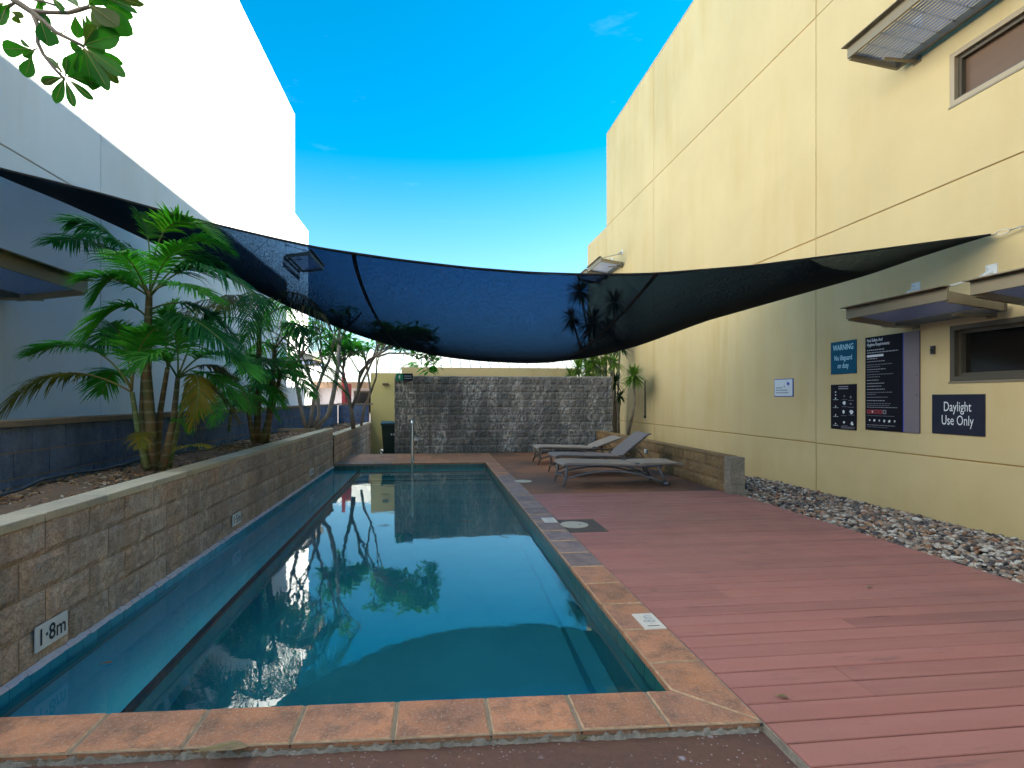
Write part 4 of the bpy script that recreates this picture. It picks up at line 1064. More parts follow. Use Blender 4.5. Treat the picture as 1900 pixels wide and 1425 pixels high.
# wheelie bin
c = atY(728, 800, 15.6); r = thing('wheelie_bin', 'dark green wheelie bin beside the grey wall', 'bin', (c.x, 15.6, 0))
zb_ = -0.30; MB().box(c.x-1.2, c.x+1.4, 14.8, 16.9, -0.62, -0.302).build('service_pad', M['plate_dark']); 
tag(bpy.data.objects['service_pad'], kind='structure')
q = MB(); q.v = [(-0.21,-0.24,zb_+0.05),(0.21,-0.24,zb_+0.05),(0.21,0.20,zb_+0.05),(-0.21,0.20,zb_+0.05),(-0.27,-0.34,zb_+0.98),(0.27,-0.34,zb_+0.98),(0.27,0.30,zb_+0.98),(-0.27,0.30,zb_+0.98)]
q.f = [(0,3,2,1),(4,5,6,7),(0,1,5,4),(1,2,6,5),(2,3,7,6),(3,0,4,7)]; q.build('body', M['bin_green'], r)
q = MB().prism([(-0.37,zb_+0.985),(0.32,zb_+0.985),(0.32,zb_+1.05),(0.0,zb_+1.08),(-0.37,zb_+1.03)], 'x', -0.29, 0.29); q.build('lid', M['bin_green'], r)
for sx in (-1,1): MB().tube([(sx*0.22,0.24,zb_+0.10),(sx*0.28,0.24,zb_+0.10)], 0.10, 16).build('wheel', M['black_plastic'], r)
for q_ in range(2): MB().box(-0.02+q_*0.07, 0.02+q_*0.07, -0.337-0.001, -0.325, zb_+0.70, zb_+0.75).build('sticker', M['plate'], r)
r = thing('garden_tap', 'small white tap fitting at the foot of the olive wall', 'tap'); c = atY(707, 836, 16.0)
MB().tube([(c.x,16.0,-0.61),(c.x,16.0,c.z+0.05)], 0.022, 8).build('riser', M['white_paint'], r); MB().tube([(c.x,16.0,c.z+0.03),(c.x+0.07,15.95,c.z)], 0.018, 8).build('spout', M['steel'], r)

# =================================================================== LOUNGERS
def lounger(label, x0, y0, back, fm, sm_, W=0.64, L=1.92):
    """foot end at x0, head towards +x, near side at y0"""
    r = thing('sun_lounger', label, 'sun lounger', (x0, y0, 0), 'sun loungers on the brown floor')
    H = 0.335; hinge = 1.22
    for sy in (0, W):
        # side rail, slightly bowed
        pts = [(0.00,sy,H+0.005),(0.10,sy,H+0.020),(0.6,sy,H+0.008),(hinge,sy,H-0.012),(1.62,sy,H-0.030)]
        MB().tube(pts, 0.019, 8).build('side_rail', fm, r, smooth=True)
        s = MB().tube([(0.055,sy,H+0.01),(0.045,sy,0.14),(0.0,sy,0.0)], [0.020,0.018,0.016], 8); s.build('leg', fm, r, smooth=True)
        s = MB().tube([(1.56,sy,H-0.03),(1.63,sy,0.16),(1.70,sy,0.012)], [0.020,0.018,0.016], 8); lg = s.build('leg', fm, r, smooth=True)
        MB().tube([(1.66,sy-0.0,0.03),(1.74,sy,0.03)], 0.028, 10).build('foot_wheel', fm, lg, smooth=True)
        arch = bez((0.02,sy,0.12),(0.85,sy,0.40),(1.66,sy,0.04),14)
        MB().tube(arch, 0.016, 8).build('arched_brace', fm, r, smooth=True)
    MB().tube([(0.03,0,0.12),(0.06,W/2,0.15),(0.03,W,0.12)], 0.014, 8).build('cross_bar', fm, r, smooth=True); MB().tube([(1.35,0,0.20),(1.35,W,0.20)], 0.014, 8).build('cross_bar', fm, r, smooth=True)
    # seat sling with thickness and a slight dip
    def sheet(prof, name, m, y0_, y1_, th=0.022):
        s = MB(); n = len(prof); ny = 6
        for lay in (0, 1):
            for (x, z) in prof:
                for j in range(ny+1):
                    f = j/ny; dip = 0.010*math.sin(PI*f)
                    s.v.append((x, y0_+(y1_-y0_)*f, z - dip - lay*th))
        W_ = ny+1
        for lay in (0,1):
            o = lay*n*W_
            for i in range(n-1):
                for j in range(ny):
                    q = (o+i*W_+j, o+(i+1)*W_+j, o+(i+1)*W_+j+1, o+i*W_+j+1); s.f.append(q if not lay else q[::-1])
        o = n*W_
        for i in range(n-1):
            s.f.append((i*W_, o+i*W_, o+(i+1)*W_, (i+1)*W_)); s.f.append((i*W_+ny, (i+1)*W_+ny, o+(i+1)*W_+ny, o+i*W_+ny))
        for j in range(ny):
            s.f.append((j, j+1, o+j+1, o+j)); e = (n-1)*W_; s.f.append((e+j, o+e+j, o+e+j+1, e+j+1))
        return s.build(name, m, r)
    sheet([(-0.01,H+0.020),(0.04,H+0.045),(0.12,H+0.050),(0.6,H+0.036),(1.0,H+0.022),(hinge-0.01,H+0.016)], 'seat', sm_, -0.015, W+0.015)
    ca_, sa_ = math.cos(back), math.sin(back); BL = L - hinge
    bp = [(0.0,0.0),(0.15,0.008),(0.4,0.002),(0.62,-0.004),(BL-0.02,-0.02),(BL,-0.035)]
    sheet([(hinge+0.005 + a*ca_ - b2*sa_, H+0.018 + a*sa_ + b2*ca_) for a, b2 in bp], 'backrest', sm_, -0.015, W+0.015, 0.028)
    for sy in (0.01, W-0.01):
        MB().tube([(hinge+a*ca_+0.02*sa_, sy, H-0.008+a*sa_-0.0) for a in (0, 0.3, BL-0.03)], 0.015, 8).build('back_rail', fm, r, smooth=True)
        if back > 0.2: MB().tube([(hinge+0.32*ca_, sy, H+0.32*sa_-0.01),(hinge+0.45, sy, H-0.03)], 0.010, 6).build('prop', fm, r)
        MB().box(hinge-0.035, hinge+0.035, sy-0.024, sy+0.024, H-0.01, H+0.038).build('hinge', fm, r)
    return r
lounger('nearest sun lounger, lying flat with a bluish grey frame', 2.04, 8.54, 0.03, M['lframe'], M['sling'], L=2.0)
lounger('middle sun lounger with its backrest raised steeply', 2.19, 9.76, 0.68, M['lframe_brown'], M['sling_dark'])
lounger('farthest sun lounger with its backrest raised a little', 2.20, 11.48, 0.36, M['lframe_brown'], M['sling'])

# =================================================================== GRAVEL AND MULCH
def ico():
    import bmesh
    bm = bmesh.new(); bmesh.ops.create_icosphere(bm, subdivisions=2, radius=1); v = np.array([x.co[:] for x in bm.verts]); f = np.array([[q.index for q in x.verts] for x in bm.faces]); bm.free(); return v, f
IV, IF = ico()
def ico1():
    import bmesh
    bm = bmesh.new(); bmesh.ops.create_icosphere(bm, subdivisions=1, radius=1); v = np.array([x.co[:] for x in bm.verts]); f = np.array([[q.index for q in x.verts] for x in bm.faces]); bm.free(); return v, f
JV, JF = ico1()
def scatter(name, pos, sizes, m, flat=(1,0.7,0.5), hi=None, seed=1):
    rng = np.random.RandomState(seed); V = []; Fc = []; off = 0
    for i, p in enumerate(pos):
        bv, bf = (IV, IF) if (hi is not None and hi(p)) else (JV, JF)
        v = bv * (1 + rng.uniform(-0.22, 0.22, (len(bv), 1)))
        for _ in range(3):                     # chop facets so stones look broken
            nn = rng.normal(size=3); nn /= np.linalg.norm(nn); dd = v @ nn; lim = rng.uniform(0.45, 0.8)
            v = v - np.outer(np.maximum(dd-lim, 0), nn)
        v = v * np.array(flat) * sizes[i] * rng.uniform(0.8, 1.25, 3)
        a, b, c = rng.uniform(0, 2*PI), rng.normal(0, 0.35), rng.normal(0, 0.35)
        Rz = np.array([[math.cos(a),-math.sin(a),0],[math.sin(a),math.cos(a),0],[0,0,1]]); Rx = np.array([[1,0,0],[0,math.cos(b),-math.sin(b)],[0,math.sin(b),math.cos(b)]]); Ry = np.array([[math.cos(c),0,math.sin(c)],[0,1,0],[-math.sin(c),0,math.cos(c)]])
        v = v @ (Rz @ Rx @ Ry).T + p
        V.append(v); Fc.append(bf + off); off += len(v)
    V = np.concatenate(V); Fc = np.concatenate(Fc)
    me = bpy.data.meshes.new(name); me.vertices.add(len(V)); me.vertices.foreach_set('co', V.ravel())
    me.loops.add(len(Fc)*3); me.loops.foreach_set('vertex_index', Fc.ravel()); me.polygons.add(len(Fc))
    me.polygons.foreach_set('loop_start', np.arange(len(Fc))*3); me.polygons.foreach_set('loop_total', np.full(len(Fc), 3)); me.update(calc_edges=True); me.validate()
    return link(name, me, m)
rng = np.random.RandomState(5); pos = []; sz = []
for i in range(11000):
    x = rng.uniform(4.46, 5.88); y = 9.4 - (9.4-2.2)*rng.uniform(0,1)
    if y > 7.6 and x < 4.57: continue
    s_ = rng.uniform(0.016, 0.036) * (1.35 if rng.uniform() < 0.12 else 1)
    zz = -0.075 + rng.uniform(0, 0.05) + 0.035*math.sin(PI*min(1,max(0,(x-4.45)/1.45)))
    pos.append((x, y, zz)); sz.append(s_)
tag(scatter('gravel', np.array(pos), sz, M['gravel'], flat=(1.15,0.8,0.5), hi=lambda p: p[1] < 6.5), 'bed of mixed grey and brown stones along the cream wall', kind='stuff')
MB().quad((4.45,0.9,-0.09),(WX_R,0.9,-0.09),(WX_R,7.99,-0.09),(4.45,7.99,-0.09)).build('gravel_base', M['soil'])
tag(bpy.data.objects['gravel_base'], kind='structure')
pos = []; sz = []
for i in range(7000):
    y = 2.2 + (12.1-2.2)*rng.uniform(0,1)**1.3; x = rng.uniform(-3.17, -2.36); pos.append((x, y, 0.700 + rng.uniform(0,0.035))); sz.append(rng.uniform(0.010, 0.028))
for i in range(900):
    y = rng.uniform(12.3, 18.6); x = rng.uniform(-3.17, -2.32); pos.append((x, y, 0.575 + rng.uniform(0,0.035))); sz.append(rng.uniform(0.015, 0.03))
tag(scatter('mulch', np.array(pos), sz, M['mulch'], flat=(1.5,0.6,0.25), seed=3), 'bark mulch and stones covering the garden bed', kind='stuff')
r = thing('irrigation_pipe', 'dark polythene pipe lying on the mulch', 'pipe')
pts = [( -2.95+0.10*math.sin(i*0.55)+0.05*math.sin(i*1.7), 2.2+i*0.4, 0.765+0.012*math.sin(i*1.3)) for i in range(26)]
MB().tube(pts, 0.012, 6).build('hose', M['pipe'], r, smooth=True)
r = thing('bed_edging', 'pale timber edging across the garden bed below the bare frangipani', 'edging')
MB().box(-3.12, -2.38, 11.45, 11.52, 0.72, 0.80).build('plank', M['timber'], r)

# =================================================================== PALMS
def frond_mesh(P, llen, t0=0.25, n=34, droop=0.35, width=0.022, seed=0, rmax=0.012, vshape=0.25, rotate=0.0):
    """P: rachis points (list of Vector); leaflets both sides; returns (petiole mb, leaflets mb)"""
    rg = random.Random(seed); s = MB(); K = len(P)-1; n = int(n*1.75); llen *= 1.12
    pet = MB().tube(P, [rmax*(1-0.75*i/K) for i in range(K+1)], 6)
    def at(t):
        x = t*K; i = min(K-1, int(x)); return P[i].lerp(P[i+1], x-i), (P[i+1]-P[i]).normalized()
    for i in range(n):
        t = t0 + (1-t0)*(i+0.5)/n; c, tg = at(t)
        side = tg.cross(Vector((0,0,1)))
        if side.length < 0.1: side = tg.cross(Vector((0.3,1,0)))
        side.normalize(); upn = side.cross(tg).normalized()
        if upn.z < 0: upn = -upn
        prof = math.sin(PI*min(1, 0.18+0.82*(i+0.5)/n))**0.55
        ang = 1.12 - 0.62*(i/n)                                  # angle off the rachis, closing to the tip
        for sg in (-1, 1):
            if rg.random() < 0.05: continue
            L = llen*prof*rg.uniform(0.82, 1.12); a = ang + rg.uniform(-0.12, 0.12)
            d = (tg*math.cos(a) + side*sg*math.sin(a) + upn*(vshape+rg.uniform(-0.12,0.12))).normalized()
            w = 0.92*width*rg.uniform(0.8,1.2)*(0.6+0.4*prof); wv = tg.cross(d).cross(d).normalized()
            if wv.length < 0.5: wv = tg
            pts = []
            for q in range(5):
                f = q/4; dr = droop*rg.uniform(0.85, 1.15)
                pts.append(c + d*(L*f) + Vector((0,0,-1))*(L*dr*f*f))
            ws_ = [w*0.55, w, w*0.9, w*0.55, 0.001]
            b0 = len(s.v)
            for q in range(5): s.v += [tuple(pts[q]-wv*ws_[q]*0.5), tuple(pts[q]+wv*ws_[q]*0.5)]
            for q in range(4): s.f.append((b0+2*q, b0+2*q+1, b0+2*q+3, b0+2*q+2))
    return pet, s
fid = [0]
def frond(parent, P, m, llen=0.34, t0=0.25, n=34, droop=0.35, width=0.022, pm='petiole_green', vshape=0.25, rmax=0.010):
    fid[0] += 1
    pet, lf = frond_mesh(P, llen, t0, n, droop, width, fid[0], rmax, vshape)
    f = lf.build('frond', M[m], parent); pet.build('midrib', M[pm], f, smooth=True); return f
def stem(parent, P, r0, r1, m):
    K = len(P); rad = [r0 + (r1-r0)*i/(K-1) for i in range(K)]
    # ringed trunk
    MB().tube(P, rad, 10).build('stem', m, parent, smooth=True)

D = 5.15
def px(*pts):    # (u, v, depth)
    return [atD(*p) for p in pts]
pc = thing('areca_palm', 'tall clump of green areca palm nearest the camera in the raised bed', 'palm', group=None)
def S(pts, r0, r1, m): 
    q = px(*pts); P = []
    for i in range(len(q)-1):
        for k_ in range(5): P.append(q[i].lerp(q[i+1], k_/5))
    P.append(q[-1]); stem(pc, P, r0, r1, M[m])
S([(281,874,5.15),(279,780,5.15),(272,690,5.15),(275,600,5.15),(277,540,5.15)], 0.056, 0.028, 'palm_stem')
S([(272,870,5.05),(256,800,5.05),(245,728,5.05)], 0.032, 0.020, 'palm_stem_green')
S([(300,872,5.10),(322,780,5.1),(330,700,5.1)], 0.036, 0.020, 'palm_stem')
S([(290,872,5.3),(298,760,5.3),(311,682,5.3)], 0.032, 0.020, 'palm_stem')
S([(312,868,5.35),(335,770,5.35),(346,715,5.35)], 0.028, 0.016, 'palm_stem_green')
S([(268,872,5.3),(263,760,5.35),(268,640,5.35)], 0.030, 0.018, 'palm_stem')
FR = [ # p0, p1, p2 (u,v,d), material, leaf length, t0, n
 ((275,545,5.15),(215,400,5.0),(128,412,4.9),'frond_dark',0.36,0.25,40),
 ((275,547,5.15),(190,415,5.3),(98,450,5.4),'frond_dark',0.36,0.22,42),
 ((274,548,5.15),(205,500,4.9),(150,520,4.8),'frond',0.34,0.15,26),
 ((276,545,5.15),(230,420,5.4),(160,440,5.6),'frond_dark',0.34,0.25,34),
 ((278,545,5.15),(284,430,5.2),(256,396,5.2),'frond_bright',0.20,0.55,22),
 ((278,545,5.15),(288,350,5.1),(395,440,5.0),'frond_bright',0.34,0.42,36),
 ((278,547,5.15),(300,470,5.0),(345,455,4.9),'frond',0.30,0.30,28),
 ((279,550,5.15),(370,440,5.1),(478,552,5.0),'frond_dark',0.36,0.25,42),
 ((279,550,5.15),(350,440,5.4),(420,500,5.5),'frond_dark',0.34,0.3,36),
 ((280,574,5.15),(375,530,5.3),(448,642,5.4),'frond_dark',0.36,0.26,38),
 ((280,582,5.15),(350,560,4.9),(432,655,4.8),'frond_dark',0.34,0.30,34),
 ((273,590,5.15),(225,530,5.0),(160,632,4.9),'frond',0.36,0.16,34),
 ((276,560,5.15),(250,470,4.7),(215,470,4.5),'frond',0.30,0.2,28),
 ((245,726,5.05),(180,600,5.0),(55,660,4.9),'frond',0.30,0.34,42),
 ((245,728,5.05),(95,640,4.9),(0,770,4.7),'frond_yellow',0.34,0.28,42),
 ((245,722,5.05),(236,620,5.1),(205,600,5.2),'frond',0.34,0.3,30),
 ((245,722,5.05),(250,630,4.9),(290,610,4.8),'frond',0.32,0.3,28),
 ((245,724,5.05),(215,650,5.3),(190,730,5.4),'frond',0.30,0.25,30),
 ((330,702,5.1),(395,610,5.0),(470,700,4.9),'frond',0.32,0.25,40),
 ((330,702,5.1),(335,600,5.1),(300,585,5.0),'frond',0.34,0.25,32),
 ((330,700,5.1),(370,590,5.2),(395,585,5.3),'frond_dark',0.36,0.25,32),
 ((332,702,5.1),(395,665,4.9),(352,800,4.8),'frond_yellow',0.17,0.30,30),
 ((330,702,5.1),(290,625,4.8),(262,680,4.7),'frond',0.28,0.25,28),
 ((330,702,5.1),(400,640,5.4),(455,735,5.5),'frond_dry',0.26,0.25,30),
 ((311,682,5.3),(300,600,5.3),(330,560,5.4),'frond',0.32,0.25,30),
 ((311,684,5.3),(345,590,5.5),(410,620,5.6),'frond_dark',0.32,0.25,34),
 ((346,716,5.35),(380,650,5.2),(450,760,5.2),'frond',0.26,0.25,30),
 ((346,716,5.35),(400,690,5.5),(440,780,5.6),'frond_dry',0.24,0.25,26),
 ((268,642,5.35),(230,580,5.5),(180,640,5.6),'frond_dark',0.30,0.2,30),
 ((277,548,5.15),(330,400,5.3),(430,470,5.5),'frond',0.30,0.30,34),
 ((277,548,5.15),(320,500,4.9),(400,560,4.8),'frond',0.28,0.30,30),
 ((276,548,5.15),(220,470,5.0),(175,560,4.9),'frond',0.28,0.30,30),
 ((268,642,5.35),(300,560,5.5),(360,620,5.6),'frond_dark',0.30,0.2,30),
]
for (a, b2, c2, m, ll, t0, n) in FR:
    P = bez(atD(*a), atD(*b2), atD(*c2), 16)
    pm = 'petiole' if m in ('frond', 'frond_yellow') and a[0] < 260 else 'petiole_green'
    frond(pc, P, m, ll*1.0, t0, n, droop=0.42 if m != 'frond_bright' else 0.3, pm=pm, vshape=0.3 if m in ('frond','frond_bright') else 0.1)
for (a, b2, c2, m) in (((276,815,5.0),(262,785,4.9),(262,830,4.8),'frond_yellow'),((305,850,5.0),(350,815,4.9),(388,832,4.8),'frond_yellow'),((318,800,5.1),(330,760,5.1),(345,800,5.1),'frond')):
    frond(pc, bez(atD(*a), atD(*b2), atD(*c2), 10), m, 0.14, 0.2, 18, width=0.012, rmax=0.005)

def crown(parent, c, R, count, m_list, seed, llen=0.3, up=0.9, n=26, t0=0.25, droop=0.5):
    rg = random.Random(seed)
    for i in range(count):
        az = 2*PI*(i+rg.uniform(-0.3,0.3))/count; L = R*rg.uniform(0.8,1.15); h = up*rg.uniform(0.3,1.1)*L
        d = Vector((math.cos(az), math.sin(az), 0))
        P = bez(c, c + d*L*0.45 + Vector((0,0,h)), c + d*L + Vector((0,0,h*0.4-L*rg.uniform(0.1,0.6))), 12)
        if P[-1].x < WX_L+0.15 or min(p.x for p in P) < WX_L + 0.1:
            P = [Vector((max(p.x, WX_L+0.12), p.y, p.z)) for p in P]
        frond(parent, P, rg.choice(m_list), llen, t0, n, droop=droop, width=0.020, rmax=0.008)
pc = thing('areca_palm', 'second darker areca palm clump with drooping dry fronds behind the first', 'palm')
S([(476,822,8.0),(480,720,8.0),(481,600,8.0)], 0.055, 0.032, 'palm_stem')
S([(494,822,8.1),(505,720,8.1),(510,648,8.1)], 0.050, 0.030, 'palm_stem')
S([(484,822,7.9),(508,750,7.9),(521,692,7.9)], 0.045, 0.026, 'palm_stem')
S([(470,822,7.9),(462,770,7.9),(458,735,7.9)], 0.035, 0.024, 'palm_stem')
crown(pc, atD(481,598,8.0), 1.35, 10, ['frond_dark','frond','frond_dark','frond_dry'], 3, 0.32, 0.75, droop=0.9, n=22)
crown(pc, atD(510,648,8.1), 1.15, 8, ['frond_dark','frond','frond_dark'], 5, 0.28, 0.75, droop=0.8, n=22)
crown(pc, atD(521,692,7.9), 0.85, 8, ['frond_dark','frond'], 8, 0.28, 0.7, droop=0.6)
crown(pc, atD(458,735,7.9), 0.8, 7, ['frond','frond_bright','frond_yellow'], 12, 0.26, 0.8, droop=0.5)
pc = thing('areca_palm', 'small bright green palm seedling by the dark wall between the clumps', 'palm')
S([(425,800,7.0),(428,770,7.0)], 0.02, 0.015, 'palm_stem_green')
crown(pc, atD(430,768,7.0), 0.55, 7, ['frond_bright','frond'], 15, 0.2, 1.0, n=18)
# tiny palm tops over the parapet
for i, (u, v, d, lab) in enumerate(((776,690,19.5,'small palm top peeking over the cream parapet left of centre'),(838,690,19.5,'tiny green palm tip above the middle of the cream parapet'))):
    pc = thing('palm_top', lab, 'palm'); c = atD(u, v, d)
    MB().tube([(c.x,c.y,-0.6),tuple(c)], 0.05, 8).build('stem', M['palm_stem'], pc); crown(pc, c, 0.6 if i == 0 else 0.3, 6, ['frond_bright'], 30+i, 0.22, 0.9, n=16)

# =================================================================== FRANGIPANI
def leaf_verts(s, base, d, up, L, W, curl=0.15):
    d = d.normalized(); side = d.cross(up)
    if side.length < 0.05: side = d.cross(Vector((1,0,0)))
    side.normalize(); nrm = side.cross(d).normalized()
    prof = [(0.0,0.06),(0.18,0.28),(0.42,0.72),(0.66,1.0),(0.84,0.86),(0.96,0.42),(1.0,0.03)]
    b0 = len(s.v)
    for t, w in prof:
        c = base + d*L*t + nrm*(-curl*L*t*t)
        s.v += [tuple(c - side*W*w*0.5 + nrm*W*w*0.12), tuple(c), tuple(c + side*W*w*0.5 + nrm*W*w*0.12)]
    for i in range(len(prof)-1):
        a = b0 + 3*i; s.f += [(a,a+1,a+4,a+3),(a+1,a+2,a+5,a+4)]
def frangipani(label, base, limbs, seed, leafy, lm='frangi_leaf', bm_='frangi_bark', rad=0.05, depth=5, L0=0.62, spread=0.55, bias=Vector((0,0,0))):
    t = thing('frangipani_tree', label, 'tree'); rg = random.Random(seed)
    wood = MB(); leaves = MB()
    def grow(p, d, L, r, lev):
        q = p + d*L; mid = p.lerp(q, 0.5) + Vector((rg.uniform(-1,1),rg.uniform(-1,1),0.3))*L*0.07
        wood.tube([p, mid, q], [r, r*0.88, r*0.78], 7)
        if lev == 0 or r < 0.007 or q.z > 2.75 + 0.3*rg.random():
            if rg.random() < leafy:
                for i in range(rg.randint(8, 12)):
                    az = rg.uniform(0, 2*PI); el = rg.uniform(-0.35, 0.7)
                    dd = Vector((math.cos(az)*math.cos(el), math.sin(az)*math.cos(el), math.sin(el)))
                    leaf_verts(leaves, q, dd, Vector((0,0,1)), rg.uniform(0.18,0.30), rg.uniform(0.055,0.085), rg.uniform(0.05,0.35))
            return
        k_ = rg.choice((2,2,3))
        a0 = rg.uniform(0, 2*PI)
        for i in range(k_):
            az = a0 + 2*PI*i/k_ + rg.uniform(-0.4,0.4)
            perp = d.cross(Vector((math.cos(az), math.sin(az), 0.2))).normalized()
            nd = (d + perp*spread*rg.uniform(0.8,1.25) + Vector((0,0,0.10)) + bias*0.12).normalized()
            if q.x + nd.x*L < WX_L + 0.3: nd.x = abs(nd.x)
            grow(q, nd, L*rg.uniform(0.68,0.92), r*0.74, lev-1)
    for pts, r0 in limbs:
        P = [atD(*p) for p in pts]; rads = [r0*(1-0.28*i/(len(P)-1)) for i in range(len(P))]
        wood.tube(P, rads, 8)
        grow(P[-1], (P[-1]-P[-2]).normalized(), L0*rg.uniform(0.6,0.9), rads[-1]*0.9, depth-1)
        if rg.random() < 0.9: grow(P[-1], ((P[-1]-P[-2]).normalized() + Vector((rg.uniform(-.6,.6),rg.uniform(-.6,.6),0.1))).normalized(), L0*rg.uniform(0.6,0.9), rads[-1]*0.8, depth-1)
    wood.build('branches', M[bm_], t, smooth=True)
    if leaves.v: leaves.build('foliage', M[lm], t)
    return t
d0 = 11.6
frangipani('mostly bare frangipani with pale forking stems rising from the raised bed', None, [
    ([(570,798,d0),(561,770,d0),(555,735,d0),(545,690,d0)], 0.050),
    ([(574,798,d0),(580,760,d0+.1),(583,735,d0+.1),(600,690,d0+.1)], 0.048),
    ([(580,798,d0),(592,770,d0),(590,740,d0),(575,700,d0)], 0.045),
    ([(584,798,d0),(610,768,d0),(618,735,d0),(626,690,d0),(629,640,d0)], 0.055)], 4, 0.18, rad=0.05, depth=5, L0=0.55, spread=0.42)
d1 = 13.0
frangipani('leafy frangipani leaning right under the shade sail', None, [
    ([(700,662,12.6),(722,655,12.4),(740,656,12.3)], 0.025),
    ([(656,796,d1),(652,760,d1),(643,722,d1),(640,705,d1)], 0.052),
    ([(652,758,d1),(664,728,d1),(668,690,d1),(690,668,d1)], 0.040),
    ([(664,728,d1),(676,700,d1+.2),(690,672,d1+.2)], 0.032),
    ([(668,700,d1),(684,668,d1-.3),(712,652,d1-.4),(722,646,d1-.5)], 0.030)], 11, 0.85, bm_='frangi_bark_dark', depth=5, L0=0.42, spread=0.55, bias=Vector((1,0,0.2)))
frangipani('slender frangipani with leaf clusters left of the olive wall', None, [
    ([(670,790,14.2),(676,755,14.2),(688,728,14.2),(682,690,14.2)], 0.035),
    ([(688,728,14.2),(698,700,14.2),(699,680,14.2)], 0.028)], 17, 0.9, depth=3, L0=0.4, spread=0.5)

# overhanging branch, upper left
ot = thing('frangipani_tree', 'leafy branch overhanging from the upper left corner', 'tree')
def zz(x, y, d): return atD(x/3.167, y/3.167, d)
DB = 3.0
w = MB()
w.tube([zz(-700,-500,DB),zz(-200,-220,DB),zz(20,-60,DB),zz(90,5,DB),zz(190,72,DB),zz(330,190,DB),zz(420,235,DB),zz(492,272,DB)], [0.035,0.026,0.021,0.018,0.016,0.011,0.009,0.008], 8)
w.tube([zz(190,72,DB),zz(222,150,DB),zz(222,250,DB),zz(255,320,DB),zz(310,392,DB),zz(375,462,DB)], [0.013,0.012,0.010,0.009,0.008,0.008], 8)
w.tube([zz(170,60,DB),zz(260,72,DB),zz(400,76,DB),zz(455,60,DB),zz(525,40,DB)], [0.013,0.011,0.010,0.012,0.010], 8)
w.tube([zz(60,-20,DB),zz(160,-10,DB),zz(260,10,DB),zz(380,50,DB)], 0.006, 6)
w.tube([zz(330,190,DB),zz(370,192,DB),zz(400,168,DB)], 0.003, 5); w.tube([zz(100,5,DB),zz(40,50,DB),zz(-30,60,DB)], 0.008, 6)
w.tube([zz(222,285,DB),zz(190,295,DB),zz(165,295,DB)], 0.004, 5)
w.build('branch', M['frangi_bark_dark'], ot, smooth=True)
LV = [(490,265,700,205,95),(500,275,722,378,44),(510,285,735,448,58),(505,290,692,485,52),(500,290,632,520,60),(497,290,545,528,78),(490,285,475,470,60),(470,290,395,445,80),(480,280,430,290,60),(495,262,560,150,60),(505,270,620,300,50),
  (380,455,325,598,46),(385,470,435,626,36),(400,465,545,582,40),(370,455,238,480,40),(340,460,255,495,38),(400,450,595,492,60),(385,450,395,330,30),(365,445,310,310,40),(380,440,260,312,30),(400,455,520,440,36),
  (188,330,150,450,66),(180,290,8,285,70),(190,285,110,235,26),(205,300,140,330,30),(240,120,285,270,80),(240,200,350,240,60),(300,200,250,60,40),
  (440,90,460,222,58),(480,85,525,235,36),(500,80,560,235,50),(525,40,760,185,100),(530,30,690,150,90),(540,20,620,170,80),(550,0,700,-60,90),(560,-10,775,100,60),(600,-20,800,55,46),(640,-30,835,30,36),(470,50,380,-40,50),(300,-20,370,60,30),
  (240,-30,225,95,34),(60,20,-10,110,50),(30,60,0,140,44),(20,20,-80,60,60),(60,65,140,100,30),(100,80,95,140,34),(520,30,610,-60,80),(700,-40,745,60,60),(760,-60,815,30,40),(230,-40,250,40,36),(100,-30,10,-50,40)]
rg = random.Random(8)
for (x0_, y0_, x1_, y1_, w_) in LV:
    dz = rg.uniform(-0.10, 0.12); a = zz(x0_, y0_, DB+dz*0.3); b_ = zz(x1_, y1_, DB+dz); d = b_-a; L = d.length
    s = MB(); up = (C0 - a).normalized() + Vector((rg.uniform(-.5,.5), rg.uniform(-.5,.5), rg.uniform(-0.3,.6)))
    W = w_/3.167/F_*DB*1.32
    leaf_verts(s, a, d, up, L, W, rg.uniform(0.02,0.12))
    o = s.build('leaf', M['near_leaf'] if rg.random() < 0.8 else M['near_leaf_old'], ot)
    s = MB().tube([a - d*0.03, a+d*0.9], [0.0022, 0.0010], 5)
    s.v = [(v[0], v[1]-0.002, v[2]) for v in s.v]; s.build('midrib', M['vein'], o)

# =================================================================== DRACAENAS behind the grey wall
def rosette(s, c, R, n, rg, w=0.040, lo=-0.9, hi=1.3):
    for i in range(int(n*1.6)):
        az = rg.uniform(0, 2*PI); el = rg.uniform(lo, hi); L = R*rg.uniform(0.75,1.1)
        d = Vector((math.cos(az)*math.cos(el), math.sin(az)*math.cos(el), math.sin(el))); sd = d.cross(Vector((0,0,1)))
        if sd.length < 0.1: sd = Vector((1,0,0))
        sd.normalize(); b0 = len(s.v)
        for f, ww in ((0,0.5),(0.35,1),(0.7,0.7),(1,0.05)):
            p = c + d*L*f + Vector((0,0,-1))*L*0.22*f*f; s.v += [tuple(p-sd*w*ww/2), tuple(p+sd*w*ww/2)]
        for q in range(3): s.f.append((b0+2*q, b0+2*q+1, b0+2*q+3, b0+2*q+2))
def dracaena(label, base, heads, seed):
    t = thing('dracaena', label, 'plant'); rg = random.Random(seed); w = MB(); lf = MB()
    b = Vector(base)
    for (u, v, d, R, n) in heads:
        c = atD(u, v, d); m = b.lerp(c, 0.55) + Vector((rg.uniform(-.15,.15), rg.uniform(-.1,.1), 0)); w.tube([b, m, c], [0.05,0.035,0.03], 7); rosette(lf, c, R, n, rg)
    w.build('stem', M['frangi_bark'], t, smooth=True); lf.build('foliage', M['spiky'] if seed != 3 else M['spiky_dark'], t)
b1 = atY(1110, 740, 15.6); b1.z = -0.6
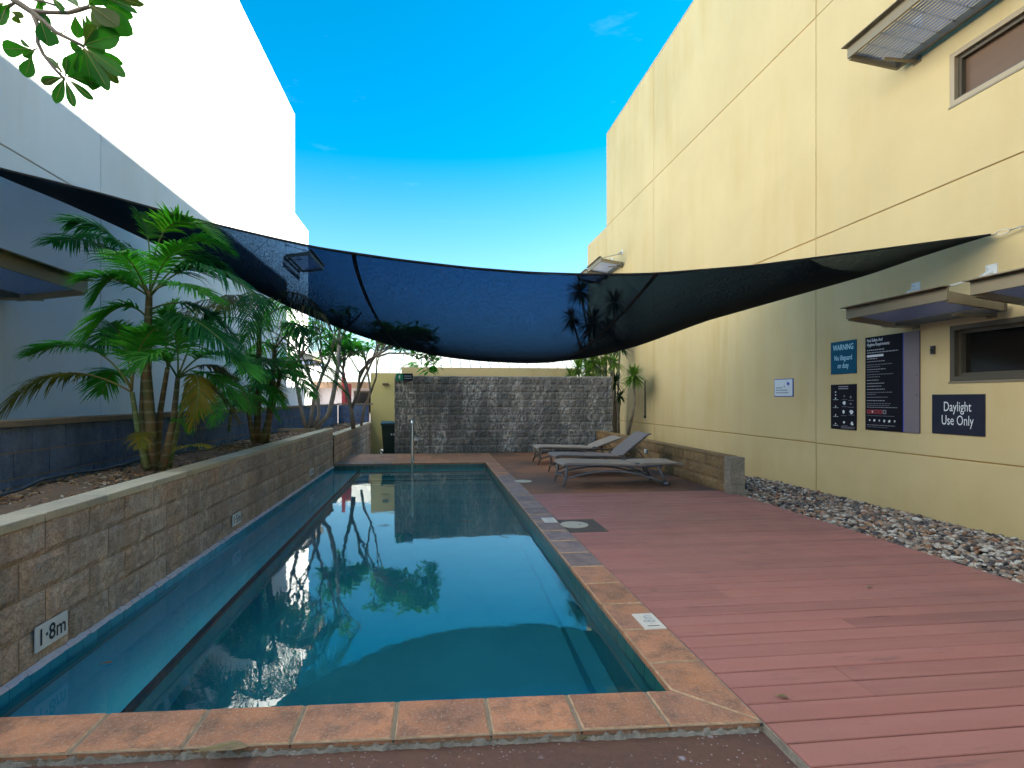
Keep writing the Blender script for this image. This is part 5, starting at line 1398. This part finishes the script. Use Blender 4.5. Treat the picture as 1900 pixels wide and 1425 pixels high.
dracaena('bushy yellow green dracaena rising behind the grey block wall', b1, [(1072,683,15.5,0.62,70),(1098,668,15.4,0.6,65),(1082,660,15.9,0.6,60),(1112,684,15.3,0.55,60),(1092,692,15.2,0.42,50),(1125,660,15.8,0.5,50),(1140,672,15.5,0.45,50),(1058,694,15.3,0.3,30)], 1)
b1 = atY(1165, 740, 14.9); b1.z = 0.35
dracaena('spiky dracaena head leaning out beside the cream wall', b1, [(1176,697,14.8,0.46,110)], 2)
b1 = atY(1150, 740, 16.4); b1.z = -0.6
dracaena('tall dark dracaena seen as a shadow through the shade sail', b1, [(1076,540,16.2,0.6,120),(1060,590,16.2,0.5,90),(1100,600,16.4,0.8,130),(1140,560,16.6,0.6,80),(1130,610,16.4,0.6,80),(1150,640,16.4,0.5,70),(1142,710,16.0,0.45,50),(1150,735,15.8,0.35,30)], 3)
r = thing('bollard_light', 'small white post light between the dracaena stems', 'lamp'); c = atY(1110, 700, 14.9)
MB().tube([(c.x,14.9,-0.6),(c.x,14.9,c.z+0.25)], 0.05, 10).build('post', M['plate'], r); MB().tube([(c.x,14.9,c.z+0.26),(c.x,14.9,c.z+0.36)], 0.075, 12).build('cap', M['galv'], r)

# =================================================================== FALLEN LEAVES
def fallen(label, u, v, L, W, ang, z=0.004, m='dry_leaf'):
    c = atZ(u, v, z); s = MB(); d = Vector((math.cos(ang), math.sin(ang), 0.10)); leaf_verts(s, c - d*L/2 + Vector((0,0,0.008)), d, Vector((0,0,1)), L, W, 0.12)
    o = s.build('fallen_leaf', M[m]); tag(o, label, 'leaf')
    MB().tube([c - d*L*0.62 + Vector((0,0,0.008)), c + d*L*0.30 + Vector((0,0,0.012))], 0.0014, 5).build('midrib', M['vein'], o)
fallen('curled dry leaf lying on the near coping edge', 408, 1389, 0.20, 0.065, 0.10, 0.012)
fallen('small brown leaf on the deck near the coping corner', 1450, 1294, 0.055, 0.03, -0.2)
fallen('tiny leaf on the deck halfway along the pool', 1213, 1096, 0.05, 0.02, 0.1)
fallen('tiny dark leaf just in front of the concrete square', 1104, 1000, 0.05, 0.03, 0.2)
fallen('thin pale twig like leaf on the foreground concrete', 1085, 1372, 0.05, 0.012, 0.05, -0.04)
fallen('small curled leaf on the deck near the gravel', 1612, 1090, 0.06, 0.03, 0.6)
for i, (u, v, a, L, lab) in enumerate(((862,968,0.1,0.16,'brown leaf floating near the middle of the pool'),(713,975,0.2,0.14,'dark leaf floating below the handrail reflection'),(716,917,-0.3,0.16,'forked leaf floating in front of the olive reflection'),(197,1232,0.35,0.06,'tiny seed floating over the pale bench'))):
    fallen(lab, u, v, L, 0.025, a, WATER+0.001)
